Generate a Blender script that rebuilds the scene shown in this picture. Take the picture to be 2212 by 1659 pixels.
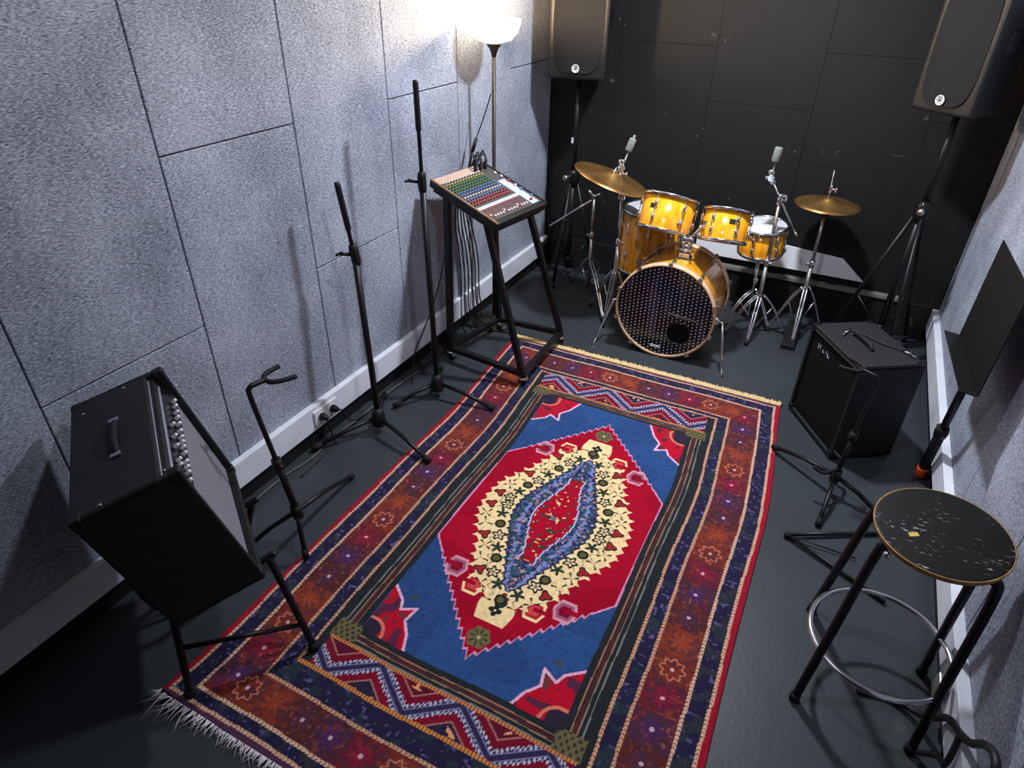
import bpy, bmesh, math, random
import numpy as np
from mathutils import Vector, Matrix, Euler

PI = math.pi
random.seed(7)
scene = bpy.context.scene
C = scene.collection
for o in list(bpy.data.objects):
    bpy.data.objects.remove(o, do_unlink=True)

# ---------------------------------------------------------------- camera
FPX, YAW, PITCH, ROLL = 1407.4, 0.4666, 0.5757, 0.01727
fw = Vector((-math.sin(YAW)*math.cos(PITCH), math.cos(YAW)*math.cos(PITCH), -math.sin(PITCH)))
r0 = Vector((math.cos(YAW), math.sin(YAW), 0)); u0 = r0.cross(fw)
cr = math.cos(ROLL)*r0 + math.sin(ROLL)*u0
cu = -math.sin(ROLL)*r0 + math.cos(ROLL)*u0
cam_d = bpy.data.cameras.new('camera')
cam = bpy.data.objects.new('camera', cam_d); C.objects.link(cam)
cam_d.sensor_fit = 'HORIZONTAL'; cam_d.sensor_width = 36.0
cam_d.lens = FPX/2212*36; cam_d.clip_start = 0.05; cam_d.clip_end = 60
cam.matrix_world = Matrix(((cr.x, cu.x, -fw.x, 1.95), (cr.y, cu.y, -fw.y, 0.0), (cr.z, cu.z, -fw.z, 1.952), (0, 0, 0, 1)))
scene.camera = cam

# ---------------------------------------------------------------- light, exposure
world = bpy.data.worlds.new('world'); scene.world = world; world.use_nodes = True
world.node_tree.nodes['Background'].inputs[0].default_value = (0.55, 0.65, 1.0, 1)
world.node_tree.nodes['Background'].inputs[1].default_value = 0.02
scene.view_settings.view_transform = 'Standard'
scene.view_settings.look = 'None'
scene.view_settings.exposure = 0.0
scene.view_settings.gamma = 1.0
scene.view_settings.use_curve_mapping = False

def area(name, loc, rot, size, energy, color, shape='DISK', size_y=None):
    l = bpy.data.lights.new(name, 'AREA'); l.shape = shape; l.size = size
    if size_y: l.size_y = size_y
    l.energy = energy; l.color = color
    o = bpy.data.objects.new(name, l); C.objects.link(o); o.location = loc; o.rotation_euler = rot
    return o
H = 2.70
L1 = (1.40, 1.50, H-0.075); L2 = (1.35, 3.20, H-0.075)
COOL = (0.86, 0.91, 1.0)
area('ceiling_light_near', L1, (0, 0, 0), 0.16, 19, COOL)
area('ceiling_light_far', L2, (0, 0, 0), 0.16, 82, COOL)

# ---------------------------------------------------------------- materials
def lin(c):
    return tuple(((x/12.92) if x <= 0.04045 else ((x+0.055)/1.055)**2.4) for x in c)
def hexc(r, g, b):
    return lin((r/255, g/255, b/255)) + (1,)
MATS = {}
def mat(name, col, rough=0.5, metal=0.0, noise=0.0, nscale=40, bump=0.0, bscale=200, spec=0.36, coat=0.0):
    m = bpy.data.materials.new(name); m.use_nodes = True
    nt = m.node_tree; b = nt.nodes['Principled BSDF']
    b.inputs['Base Color'].default_value = col
    b.inputs['Roughness'].default_value = rough
    b.inputs['Metallic'].default_value = metal
    b.inputs['Specular IOR Level'].default_value = spec
    b.inputs['Coat Weight'].default_value = coat
    tc = nt.nodes.new('ShaderNodeTexCoord')
    if noise:
        n = nt.nodes.new('ShaderNodeTexNoise'); n.inputs['Scale'].default_value = nscale; n.inputs['Detail'].default_value = 6
        nt.links.new(tc.outputs['Object'], n.inputs['Vector'])
        mr = nt.nodes.new('ShaderNodeMapRange'); mr.inputs[1].default_value = 0.3; mr.inputs[2].default_value = 0.7
        mr.inputs[3].default_value = 1-noise; mr.inputs[4].default_value = 1+noise
        nt.links.new(n.outputs['Fac'], mr.inputs[0])
        mx = nt.nodes.new('ShaderNodeVectorMath'); mx.operation = 'SCALE'; mx.inputs[0].default_value = col[:3]
        nt.links.new(mr.outputs[0], mx.inputs['Scale'])
        nt.links.new(mx.outputs[0], b.inputs['Base Color'])
    if bump:
        n = nt.nodes.new('ShaderNodeTexNoise'); n.inputs['Scale'].default_value = bscale; n.inputs['Detail'].default_value = 3
        nt.links.new(tc.outputs['Object'], n.inputs['Vector'])
        bp = nt.nodes.new('ShaderNodeBump'); bp.inputs['Strength'].default_value = bump; bp.inputs['Distance'].default_value = 0.004
        nt.links.new(n.outputs['Fac'], bp.inputs['Height']); nt.links.new(bp.outputs[0], b.inputs['Normal'])
    MATS[name] = m
    return m

M = {}
M['black_metal'] = mat('black_metal', hexc(17, 17, 19), 0.4, 0.0, noise=0.2)
M['black_plastic'] = mat('black_plastic', hexc(19, 19, 20), 0.5, noise=0.15, bump=0.2)
M['black_gloss_cloth'] = mat('black_speaker_cloth', hexc(15, 15, 16), 0.85, noise=0.15, nscale=300, bump=.4, bscale=700, spec=.15)
M['black_gloss'] = mat('black_gloss', hexc(18, 18, 20), 0.22, noise=0.15)
M['tolex'] = mat('black_tolex', hexc(25, 26, 28), 0.55, noise=0.25, nscale=60, bump=0.6, bscale=500)
M['chrome'] = mat('chrome', (0.78, 0.78, 0.80, 1), 0.16, 1.0, noise=0.06)
M['dull_steel'] = mat('dull_steel', (0.50, 0.47, 0.44, 1), 0.35, 1.0, noise=0.15)
M['white_paint'] = mat('white_trunking_paint', hexc(222, 224, 234), 0.38, noise=0.06, nscale=9)
M['white_plastic'] = mat('white_plastic', hexc(215, 216, 220), 0.35, noise=0.04)
M['drumhead_white'] = mat('white_drumhead', hexc(205, 208, 214), 0.45, noise=0.06, nscale=12)
M['felt_grey'] = mat('grey_felt', hexc(120, 124, 120), 0.9, noise=0.25, nscale=90)
M['rubber'] = mat('rubber', hexc(17, 17, 18), 0.75, noise=0.2)
M['dark_wood'] = mat('worn_wood_edge', hexc(150, 112, 66), 0.5, noise=0.3, nscale=50)
M['orange'] = mat('orange_plastic', hexc(240, 98, 34), 0.45, noise=0.1)
M['red_plastic'] = mat('red_plastic', hexc(150, 35, 40), 0.45, noise=0.1)
M['cable'] = mat('black_cable', hexc(22, 22, 24), 0.5, noise=0.15)
M['grey_cable'] = mat('grey_cable', hexc(95, 92, 85), 0.6, noise=0.15)
M['lamp_bronze'] = mat('dark_bronze_lamp_metal', hexc(60, 54, 46), 0.4, 0.4, noise=0.15)
M['grille_grey'] = mat('grey_grille_cloth', hexc(122, 120, 130), 0.9, noise=0.12, nscale=300, bump=0.5, bscale=700)
M['panel_silver'] = mat('silver_control_panel', hexc(150, 155, 168), 0.35, 0.5, noise=0.1)
M['mixer_grey'] = mat('mixer_grey_panel', hexc(70, 66, 66), 0.5, noise=0.15)
M['mixer_sand'] = mat('mixer_back_strip', hexc(176, 150, 136), 0.5, noise=0.1)
M['mixer_blue'] = mat('mixer_pale_blue_strip', hexc(168, 190, 232), 0.45, noise=0.06)
M['mixer_wood'] = mat('mixer_side_cheek', hexc(150, 112, 84), 0.5, noise=0.2)
M['knob_green'] = mat('knob_green', hexc(58, 128, 76), 0.4, noise=0.1)
M['knob_red'] = mat('knob_red', hexc(190, 50, 55), 0.4, noise=0.1)
M['knob_blue'] = mat('knob_blue', hexc(90, 125, 185), 0.4, noise=0.1)
M['knob_white'] = mat('knob_white', hexc(225, 218, 215), 0.4, noise=0.05)
M['knob_yellow'] = mat('knob_yellow', hexc(205, 180, 90), 0.4, noise=0.1)
M['fringe_cream'] = mat('cream_fringe', hexc(214, 184, 132), 0.95, noise=0.25, nscale=60)
M['fringe_white'] = mat('white_fringe', hexc(206, 196, 200), 0.95, noise=0.15, nscale=60)
M['logo_white'] = mat('logo_white', hexc(225, 225, 225), 0.4, noise=0.03)
M['logo_dark'] = mat('logo_dark_grey', hexc(40, 38, 40), 0.5, noise=0.05)

# amber lacquer for the drum shells
def lacquer():
    m = mat('amber_lacquer', hexc(238, 160, 22), 0.18, coat=0.6)
    nt = m.node_tree; b = nt.nodes['Principled BSDF']
    tc = nt.nodes.new('ShaderNodeTexCoord'); mp = nt.nodes.new('ShaderNodeMapping'); mp.inputs['Scale'].default_value = (14, 14, 2.0)
    n = nt.nodes.new('ShaderNodeTexNoise'); n.inputs['Scale'].default_value = 3; n.inputs['Detail'].default_value = 6
    cr_ = nt.nodes.new('ShaderNodeValToRGB')
    cr_.color_ramp.elements[0].position = 0.3; cr_.color_ramp.elements[0].color = hexc(222, 136, 10)
    cr_.color_ramp.elements[1].position = 0.7; cr_.color_ramp.elements[1].color = hexc(250, 178, 40)
    nt.links.new(tc.outputs['Object'], mp.inputs[0]); nt.links.new(mp.outputs[0], n.inputs['Vector'])
    nt.links.new(n.outputs['Fac'], cr_.inputs[0]); nt.links.new(cr_.outputs[0], b.inputs['Base Color'])
    return m
M['lacquer'] = lacquer()
M['hoop_wood'] = mat('pale_wood_hoop', hexc(228, 184, 146), 0.3, noise=0.15, nscale=30, coat=0.3)

# cymbal bronze: concentric lathing rings
def bronze():
    m = mat('cymbal_bronze', hexc(176, 128, 66), 0.3, 0.9)
    nt = m.node_tree; b = nt.nodes['Principled BSDF']
    tc = nt.nodes.new('ShaderNodeTexCoord')
    sp = nt.nodes.new('ShaderNodeSeparateXYZ'); nt.links.new(tc.outputs['Object'], sp.inputs[0])
    ln = nt.nodes.new('ShaderNodeVectorMath'); ln.operation = 'LENGTH'
    nt.links.new(tc.outputs['Object'], ln.inputs[0])
    mu = nt.nodes.new('ShaderNodeMath'); mu.operation = 'MULTIPLY'; mu.inputs[1].default_value = 900
    nt.links.new(ln.outputs['Value'], mu.inputs[0])
    si = nt.nodes.new('ShaderNodeMath'); si.operation = 'SINE'; nt.links.new(mu.outputs[0], si.inputs[0])
    bp = nt.nodes.new('ShaderNodeBump'); bp.inputs['Strength'].default_value = 0.25; bp.inputs['Distance'].default_value = 0.001
    nt.links.new(si.outputs[0], bp.inputs['Height']); nt.links.new(bp.outputs[0], b.inputs['Normal'])
    n = nt.nodes.new('ShaderNodeTexNoise'); n.inputs['Scale'].default_value = 7; nt.links.new(tc.outputs['Object'], n.inputs['Vector'])
    cr_ = nt.nodes.new('ShaderNodeValToRGB')
    cr_.color_ramp.elements[0].position = 0.3; cr_.color_ramp.elements[0].color = hexc(168, 120, 66)
    cr_.color_ramp.elements[1].position = 0.7; cr_.color_ramp.elements[1].color = hexc(220, 172, 104)
    nt.links.new(n.outputs['Fac'], cr_.inputs[0]); nt.links.new(cr_.outputs[0], b.inputs['Base Color'])
    return m
M['bronze'] = bronze()

# wood wool acoustic board
def woodwool():
    m = bpy.data.materials.new('grey_wood_wool_board'); m.use_nodes = True
    nt = m.node_tree; b = nt.nodes['Principled BSDF']; b.inputs['Roughness'].default_value = 0.9
    b.inputs['Specular IOR Level'].default_value = 0.2
    tc = nt.nodes.new('ShaderNodeTexCoord')
    w = nt.nodes.new('ShaderNodeTexNoise'); w.inputs['Scale'].default_value = 26; w.inputs['Detail'].default_value = 2
    nt.links.new(tc.outputs['Object'], w.inputs['Vector'])
    # strands in two crossing directions, bent by a coarse noise
    outs = []
    for rot, sc in (((0.7, 0, 0), (90, 75, 320)), ((-0.75, 0, 0), (90, 75, 320))):
        mp = nt.nodes.new('ShaderNodeMapping'); mp.inputs['Rotation'].default_value = rot; mp.inputs['Scale'].default_value = sc
        ad = nt.nodes.new('ShaderNodeVectorMath'); ad.operation = 'MULTIPLY_ADD'
        nt.links.new(w.outputs['Color'], ad.inputs[0]); ad.inputs[1].default_value = (0.022, 0.022, 0.022)
        nt.links.new(tc.outputs['Object'], ad.inputs[2])
        nt.links.new(ad.outputs[0], mp.inputs[0])
        n = nt.nodes.new('ShaderNodeTexNoise'); n.inputs['Scale'].default_value = 1.0; n.inputs['Detail'].default_value = 5
        n.inputs['Roughness'].default_value = 0.68
        nt.links.new(mp.outputs[0], n.inputs['Vector']); outs.append(n.outputs['Fac'])
    a = nt.nodes.new('ShaderNodeMath'); a.operation = 'ADD'; nt.links.new(outs[0], a.inputs[0]); nt.links.new(outs[1], a.inputs[1])
    c = nt.nodes.new('ShaderNodeTexNoise'); c.inputs['Scale'].default_value = 3.0; c.inputs['Detail'].default_value = 4
    nt.links.new(tc.outputs['Object'], c.inputs['Vector'])
    a2 = nt.nodes.new('ShaderNodeMath'); a2.operation = 'MULTIPLY_ADD'; a2.inputs[1].default_value = 0.35
    nt.links.new(c.outputs['Fac'], a2.inputs[0]); nt.links.new(a.outputs[0], a2.inputs[2])
    r = nt.nodes.new('ShaderNodeValToRGB')
    r.color_ramp.elements[0].position = 0.0; r.color_ramp.elements[0].color = hexc(72, 78, 90)
    r.color_ramp.elements[1].position = 1.0; r.color_ramp.elements[1].color = hexc(204, 209, 222)
    e = r.color_ramp.elements.new(0.5); e.color = hexc(143, 149, 164)
    mr = nt.nodes.new('ShaderNodeMapRange'); mr.inputs[1].default_value = 0.93; mr.inputs[2].default_value = 1.41
    nt.links.new(a2.outputs[0], mr.inputs[0]); nt.links.new(mr.outputs[0], r.inputs[0])
    nt.links.new(r.outputs[0], b.inputs['Base Color'])
    bp = nt.nodes.new('ShaderNodeBump'); bp.inputs['Strength'].default_value = 0.5; bp.inputs['Distance'].default_value = 0.003
    nt.links.new(a.outputs[0], bp.inputs['Height']); nt.links.new(bp.outputs[0], b.inputs['Normal'])
    return m
M['woodwool'] = woodwool()
M['gap'] = mat('dark_panel_joint', hexc(26, 28, 36), 0.9, noise=0.1)
def black_wall():
    m = mat('black_painted_board', hexc(13, 13, 14), 0.8, bump=0.35, bscale=180)
    nt = m.node_tree; b = nt.nodes['Principled BSDF']
    tc = nt.nodes.new('ShaderNodeTexCoord')
    n = nt.nodes.new('ShaderNodeTexNoise'); n.inputs['Scale'].default_value = 5.2; n.inputs['Detail'].default_value = 1.5
    nt.links.new(tc.outputs['Object'], n.inputs['Vector'])
    n2 = nt.nodes.new('ShaderNodeTexNoise'); n2.inputs['Scale'].default_value = 24; n2.inputs['Detail'].default_value = 2
    nt.links.new(tc.outputs['Object'], n2.inputs['Vector'])
    m1 = nt.nodes.new('ShaderNodeMapRange'); m1.inputs[1].default_value = 0.60; m1.inputs[2].default_value = 0.70
    m2 = nt.nodes.new('ShaderNodeMapRange'); m2.inputs[1].default_value = 0.62; m2.inputs[2].default_value = 0.70
    nt.links.new(n.outputs['Fac'], m1.inputs[0]); nt.links.new(n2.outputs['Fac'], m2.inputs[0])
    mu = nt.nodes.new('ShaderNodeMath'); mu.operation = 'MULTIPLY'; nt.links.new(m1.outputs[0], mu.inputs[0]); nt.links.new(m2.outputs[0], mu.inputs[1])
    mx = nt.nodes.new('ShaderNodeMix'); mx.data_type = 'RGBA'; mx.inputs[6].default_value = hexc(13, 13, 14); mx.inputs[7].default_value = hexc(84, 84, 84)
    nt.links.new(mu.outputs[0], mx.inputs[0]); nt.links.new(mx.outputs[2], b.inputs['Base Color'])
    return m
M['black_wall'] = black_wall()
def floor_mat():
    m = mat('dark_slate_vinyl_floor', hexc(51, 56, 60), 0.42, noise=0.12, nscale=2.2, bump=0.15, bscale=60)
    return m
M['floor'] = floor_mat()
M['ceiling'] = mat('ceiling_paint', hexc(120, 122, 128), 0.9, noise=0.05)

# perforated, glossy black bass drum head (rows of white dots)
def dotted_head():
    m = mat('dotted_black_drumhead', hexc(14, 15, 20), 0.16)
    nt = m.node_tree; b = nt.nodes['Principled BSDF']
    tc = nt.nodes.new('ShaderNodeTexCoord'); sp = nt.nodes.new('ShaderNodeSeparateXYZ'); nt.links.new(tc.outputs['Object'], sp.inputs[0])
    def M2(op, a, bb):
        n = nt.nodes.new('ShaderNodeMath'); n.operation = op
        for i, v in enumerate((a, bb)):
            if v is None: continue
            if isinstance(v, (int, float)): n.inputs[i].default_value = v
            else: nt.links.new(v, n.inputs[i])
        return n.outputs[0]
    P_ = 0.0235; PZ_ = 0.0205
    fx = M2('PINGPONG', M2('ADD', sp.outputs['X'], 5.0), P_/2)
    row = M2('ROUND', M2('DIVIDE', M2('ADD', sp.outputs['X'], 5.0), P_), None)
    off = M2('MULTIPLY', M2('MODULO', row, 2.0), PZ_/2)
    fz = M2('PINGPONG', M2('ADD', M2('ADD', sp.outputs['Z'], 5.0), off), PZ_/2)
    d = M2('SQRT', M2('ADD', M2('MULTIPLY', fx, fx), M2('MULTIPLY', fz, fz)), None)
    dot = M2('LESS_THAN', d, 0.0040)
    n = nt.nodes.new('ShaderNodeTexNoise'); n.inputs['Scale'].default_value = 9; n.inputs['Detail'].default_value = 3
    mp = nt.nodes.new('ShaderNodeMapping'); mp.inputs['Scale'].default_value = (2.4, 1, 0.5)
    nt.links.new(tc.outputs['Object'], mp.inputs[0]); nt.links.new(mp.outputs[0], n.inputs['Vector'])
    st = nt.nodes.new('ShaderNodeMapRange'); st.inputs[1].default_value = 0.52; st.inputs[2].default_value = 0.66
    nt.links.new(n.outputs['Fac'], st.inputs[0])
    mx = nt.nodes.new('ShaderNodeMix'); mx.data_type = 'RGBA'; mx.inputs[6].default_value = hexc(12, 14, 20); mx.inputs[7].default_value = hexc(44, 47, 60)  # paler streaks: faint reflections painted into the head colour
    nt.links.new(st.outputs[0], mx.inputs[0])
    mx2 = nt.nodes.new('ShaderNodeMix'); mx2.data_type = 'RGBA'; mx2.inputs[7].default_value = hexc(225, 228, 238)
    nt.links.new(dot, mx2.inputs[0]); nt.links.new(mx.outputs[2], mx2.inputs[6])
    nt.links.new(mx2.outputs[2], b.inputs['Base Color'])
    return m
M['dotted'] = dotted_head()

# worn black stool top: scratches showing pale wood
def worn_seat():
    m = mat('worn_black_seat_paint', hexc(13, 13, 13), 0.6, spec=.2)
    nt = m.node_tree; b = nt.nodes['Principled BSDF']
    tc = nt.nodes.new('ShaderNodeTexCoord')
    mp = nt.nodes.new('ShaderNodeMapping'); mp.inputs['Scale'].default_value = (40, 130, 1); mp.inputs['Rotation'].default_value = (0, 0, 0.9)
    n = nt.nodes.new('ShaderNodeTexNoise'); n.inputs['Scale'].default_value = 1.0; n.inputs['Detail'].default_value = 4; n.inputs['Roughness'].default_value = 0.65
    nt.links.new(tc.outputs['Object'], mp.inputs[0]); nt.links.new(mp.outputs[0], n.inputs['Vector'])
    n2 = nt.nodes.new('ShaderNodeTexNoise'); n2.inputs['Scale'].default_value = 9; nt.links.new(tc.outputs['Object'], n2.inputs['Vector'])
    r1 = nt.nodes.new('ShaderNodeMapRange'); r1.inputs[1].default_value = 0.61; r1.inputs[2].default_value = 0.65
    r2 = nt.nodes.new('ShaderNodeMapRange'); r2.inputs[1].default_value = 0.46; r2.inputs[2].default_value = 0.58
    nt.links.new(n.outputs['Fac'], r1.inputs[0]); nt.links.new(n2.outputs['Fac'], r2.inputs[0])
    mu = nt.nodes.new('ShaderNodeMath'); mu.operation = 'MULTIPLY'; nt.links.new(r1.outputs[0], mu.inputs[0]); nt.links.new(r2.outputs[0], mu.inputs[1])
    mx = nt.nodes.new('ShaderNodeMix'); mx.data_type = 'RGBA'; mx.inputs[6].default_value = hexc(13, 13, 13); mx.inputs[7].default_value = hexc(170, 170, 166)
    nt.links.new(mu.outputs[0], mx.inputs[0]); nt.links.new(mx.outputs[2], b.inputs['Base Color'])
    return m
M['worn_seat'] = worn_seat()

def emit(name, col, strength):
    m = bpy.data.materials.new(name); m.use_nodes = True
    b = m.node_tree.nodes['Principled BSDF']
    b.inputs['Base Color'].default_value = (0.9, 0.88, 0.85, 1)
    b.inputs['Emission Color'].default_value = col; b.inputs['Emission Strength'].default_value = strength
    return m
M['glass_lit'] = emit('lit_frosted_glass', (1.0, 0.80, 0.55, 1), 9.0)
M['bulb'] = emit('lit_bulb', (1.0, 0.78, 0.5, 1), 30.0)
M['diffuser'] = emit('lit_ceiling_diffuser', (0.86, 0.91, 1.0, 1), 10.0)

# ---------------------------------------------------------------- mesh builder
class MB:
    def __init__(s): s.v = []; s.f = []; s.m = []; s.sm = []
    def add(s, vs, fs, mi=0, smooth=False):
        o = len(s.v); s.v += [tuple(v) for v in vs]
        for f in fs: s.f.append(tuple(i+o for i in f)); s.m.append(mi); s.sm.append(smooth)
        return s
    def box(s, a, b, mi=0, mw=None):
        x0, y0, z0 = a; x1, y1, z1 = b
        vs = [Vector(p) for p in ((x0,y0,z0),(x1,y0,z0),(x1,y1,z0),(x0,y1,z0),(x0,y0,z1),(x1,y0,z1),(x1,y1,z1),(x0,y1,z1))]
        if mw is not None: vs = [mw @ v for v in vs]
        return s.add(vs, [(0,3,2,1),(4,5,6,7),(0,1,5,4),(1,2,6,5),(2,3,7,6),(3,0,4,7)], mi)
    def bbox(s, a, b, bev=0.004, mi=0, mw=None, seg=2):
        bm = bmesh.new(); bmesh.ops.create_cube(bm, size=1)
        sx, sy, sz = b[0]-a[0], b[1]-a[1], b[2]-a[2]
        for v in bm.verts: v.co = Vector(((v.co.x+.5)*sx+a[0], (v.co.y+.5)*sy+a[1], (v.co.z+.5)*sz+a[2]))
        bev = min(bev, abs(sx)*.45, abs(sy)*.45, abs(sz)*.45)
        bmesh.ops.bevel(bm, geom=list(bm.edges), offset=bev, segments=seg, profile=0.6, affect='EDGES')
        if mw is not None: bm.transform(mw)
        bm.verts.ensure_lookup_table(); bm.normal_update()
        o = [v.co.copy() for v in bm.verts]; fs = [tuple(v.index for v in f.verts) for f in bm.faces]
        bm.free(); return s.add(o, fs, mi)
    def tube(s, pts, r, n=10, mi=0, closed=False, smooth=True):
        pts = [Vector(p) for p in pts]; N = len(pts)
        rs = r if isinstance(r, (list, tuple)) else [r]*N
        T = []
        for i in range(N):
            if closed: t = pts[(i+1) % N]-pts[i-1]
            else: t = pts[min(i+1, N-1)]-pts[max(i-1, 0)]
            T.append(t.normalized())
        up = Vector((0, 0, 1)) if abs(T[0].z) < .9 else Vector((1, 0, 0))
        nrm = (up - T[0]*up.dot(T[0])).normalized(); vs = []
        for i in range(N):
            nrm = (nrm - T[i]*nrm.dot(T[i])).normalized(); bn = T[i].cross(nrm)
            for k in range(n):
                a = 2*PI*k/n; vs.append(pts[i] + (nrm*math.cos(a)+bn*math.sin(a))*rs[i])
        fs = []
        for i in range(N if closed else N-1):
            j = (i+1) % N
            for k in range(n): fs.append((i*n+k, i*n+(k+1) % n, j*n+(k+1) % n, j*n+k))
        s.add(vs, fs, mi, smooth)
        if not closed:
            o = len(s.v)-len(vs)
            s.f.append(tuple(o+k for k in range(n))[::-1]); s.m.append(mi); s.sm.append(False)
            s.f.append(tuple(o+(N-1)*n+k for k in range(n))); s.m.append(mi); s.sm.append(False)
        return s
    def lathe(s, prof, n=32, mi=0, mw=None, smooth=True):
        vs = []; fs = []; N = len(prof)
        for (r, z) in prof:
            for k in range(n):
                a = 2*PI*k/n; v = Vector((r*math.cos(a), r*math.sin(a), z)); vs.append(mw @ v if mw is not None else v)
        for i in range(N-1):
            for k in range(n): fs.append((i*n+k, i*n+(k+1) % n, (i+1)*n+(k+1) % n, (i+1)*n+k))
        s.add(vs, fs, mi, smooth)
        o = len(s.v)-len(vs)
        if tuple(prof[0]) == tuple(prof[-1]): return s
        if prof[0][0] > 1e-5: s.f.append(tuple(o+k for k in range(n))[::-1]); s.m.append(mi); s.sm.append(False)
        if prof[-1][0] > 1e-5: s.f.append(tuple(o+(N-1)*n+k for k in range(n))); s.m.append(mi); s.sm.append(False)
        return s
    def ring(s, c, R, r, axis=(0, 0, 1), n=48, m=8, mi=0, flat=1.0):
        q = Vector((0, 0, 1)).rotation_difference(Vector(axis)); c = Vector(c)
        pts = [c + q @ Vector((R*math.cos(2*PI*k/n), R*math.sin(2*PI*k/n), 0)) for k in range(n)]
        return s.tube(pts, r, m, mi, closed=True)
    def build(s, name, mats, parent=None, origin=None):
        me = bpy.data.meshes.new(name)
        vs = s.v
        if parent is not None and not parent.get('_local'):
            L = wloc(parent); vs = [(x-L.x, y-L.y, z-L.z) for x, y, z in vs]
        elif parent is None:
            if origin is None:
                a = np.array(vs); origin = Vector((float(a[:, 0].mean()), float(a[:, 1].mean()), float(a[:, 2].min())))
            else: origin = Vector(origin)
            vs = [(x-origin.x, y-origin.y, z-origin.z) for x, y, z in vs]
        me.from_pydata(vs, [], s.f)
        for mm in (mats if isinstance(mats, (list, tuple)) else [mats]): me.materials.append(mm)
        me.polygons.foreach_set('material_index', s.m); me.polygons.foreach_set('use_smooth', s.sm)
        me.update(); 
        o = bpy.data.objects.new(name, me); C.objects.link(o)
        if parent is not None:
            o.parent = parent
            if parent.get('_local'): o['_local'] = 1
        else: o.location = origin
        return o
def wloc(o):
    L = Vector((0, 0, 0))
    while o is not None: L += o.location; o = o.parent
    return L
def thing(name, label, cat, loc=(0, 0, 0), rot=None, group=None, local=False):
    o = bpy.data.objects.new(name, None); C.objects.link(o); o.location = loc; o.empty_display_size = 0.05
    if rot is not None: o.rotation_euler = rot
    o['label'] = label; o['category'] = cat
    if group: o['group'] = group
    if local: o['_local'] = 1
    return o
def tag(o, label, cat, group=None):
    o['label'] = label; o['category'] = cat
    if group: o['group'] = group
    return o
def struct(o): o['kind'] = 'structure'; return o
def V3(*a): return Vector(a)
def lerp(a, b, t): return Vector(a)*(1-t)+Vector(b)*t
def spline(pts, n=8):
    pts = [Vector(p) for p in pts]; out = []
    for i in range(len(pts)-1):
        p0 = pts[max(i-1, 0)]; p1 = pts[i]; p2 = pts[i+1]; p3 = pts[min(i+2, len(pts)-1)]
        for k in range(n):
            t = k/n
            out.append(0.5*((2*p1)+(-p0+p2)*t+(2*p0-5*p1+4*p2-p3)*t*t+(-p0+3*p1-3*p2+p3)*t*t*t))
    out.append(pts[-1]); return out
def axis_mat(c, n, spin=0):
    q = Vector((0, 0, 1)).rotation_difference(Vector(n).normalized())
    return Matrix.Translation(Vector(c)) @ q.to_matrix().to_4x4() @ Matrix.Rotation(spin, 4, 'Z')

W, YB, YF = 2.647, 4.379, -1.3

# ---------------------------------------------------------------- room
f = MB(); f.box((-0.06, YF-.06, -0.08), (W+.06, YB+.06, 0)); struct(f.build('floor', M['floor'], origin=(0, 0, 0)))
f = MB(); f.box((-0.06, YF-.06, H), (W+.06, YB+.06, H+0.06)); struct(f.build('ceiling', M['ceiling'], origin=(0, 0, H)))

def panel_wall(name, side, y_seams, joints, mats, thick=0.022, gap=0.0045):
    """boards standing on the wall plane x = 0 or x = W with narrow joints between them"""
    m = MB()
    if side == 'left': x_face, x_back, x_out = 0.0, -thick, -0.06
    else: x_face, x_back, x_out = W, W+thick, W+0.06
    m.box((min(x_back, x_out), YF, 0), (max(x_back, x_out), YB, H), 1)
    for i in range(len(y_seams)-1):
        ya, yb = y_seams[i]+gap/2, y_seams[i+1]-gap/2
        zs = [0.0]+[z for z in joints[i]]+[H]
        for j in range(len(zs)-1):
            m.bbox((min(x_face, x_back), ya, zs[j]+gap/2), (max(x_face, x_back), yb, zs[j+1]-gap/2), 0.0025, 0, seg=1)
    o = m.build(name, mats, origin=(0, 0, 0)); return struct(o)
seams = [YF]+[0.172-1.2, 0.172-0.6, 0.172, 0.772, 1.370, 1.970, 2.571, 3.178, 3.78, YB]
js = []
for i in range(len(seams)-1):
    js.append([1.416] if (i % 2 == 1) else [0.818, 2.018])
panel_wall('wall_left', 'left', seams, js, [M['woodwool'], M['gap']])
seamsR = [YF, -0.6, 0.0, 0.6, 1.22, 1.82, 2.42, 3.02, 3.62, 4.16, YB]
jr = [[0.818, 2.018] if i % 2 else [1.416] for i in range(len(seamsR)-1)]
panel_wall('wall_right', 'right', seamsR, jr, [M['woodwool'], M['gap']])
# back wall: black boards, 0.6 m apart
m = MB(); m.box((-0.06, YB+0.02, 0), (W+.06, YB+0.06, H), 1)
xs = [0, 0.46, 1.06, 1.66, 2.26, W]
for i in range(len(xs)-1):
    zs = [0, 0.95, 1.55, H] if i % 2 else [0, 1.25, H]
    for j in range(len(zs)-1):
        m.bbox((xs[i]+.0006, YB, zs[j]+.0006), (xs[i+1]-.0006, YB+.022, zs[j+1]-.0006), 0.001, 0, seg=1)
struct(m.build('wall_back', [M['black_wall'], mat('black_joint', hexc(12, 12, 13), 0.9)], origin=(0, YB, 0)))
m = MB(); m.box((-0.06, YF-.06, 0), (W+.06, YF, H)); struct(m.build('wall_front', M['black_wall'], origin=(0, YF, 0)))

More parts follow.
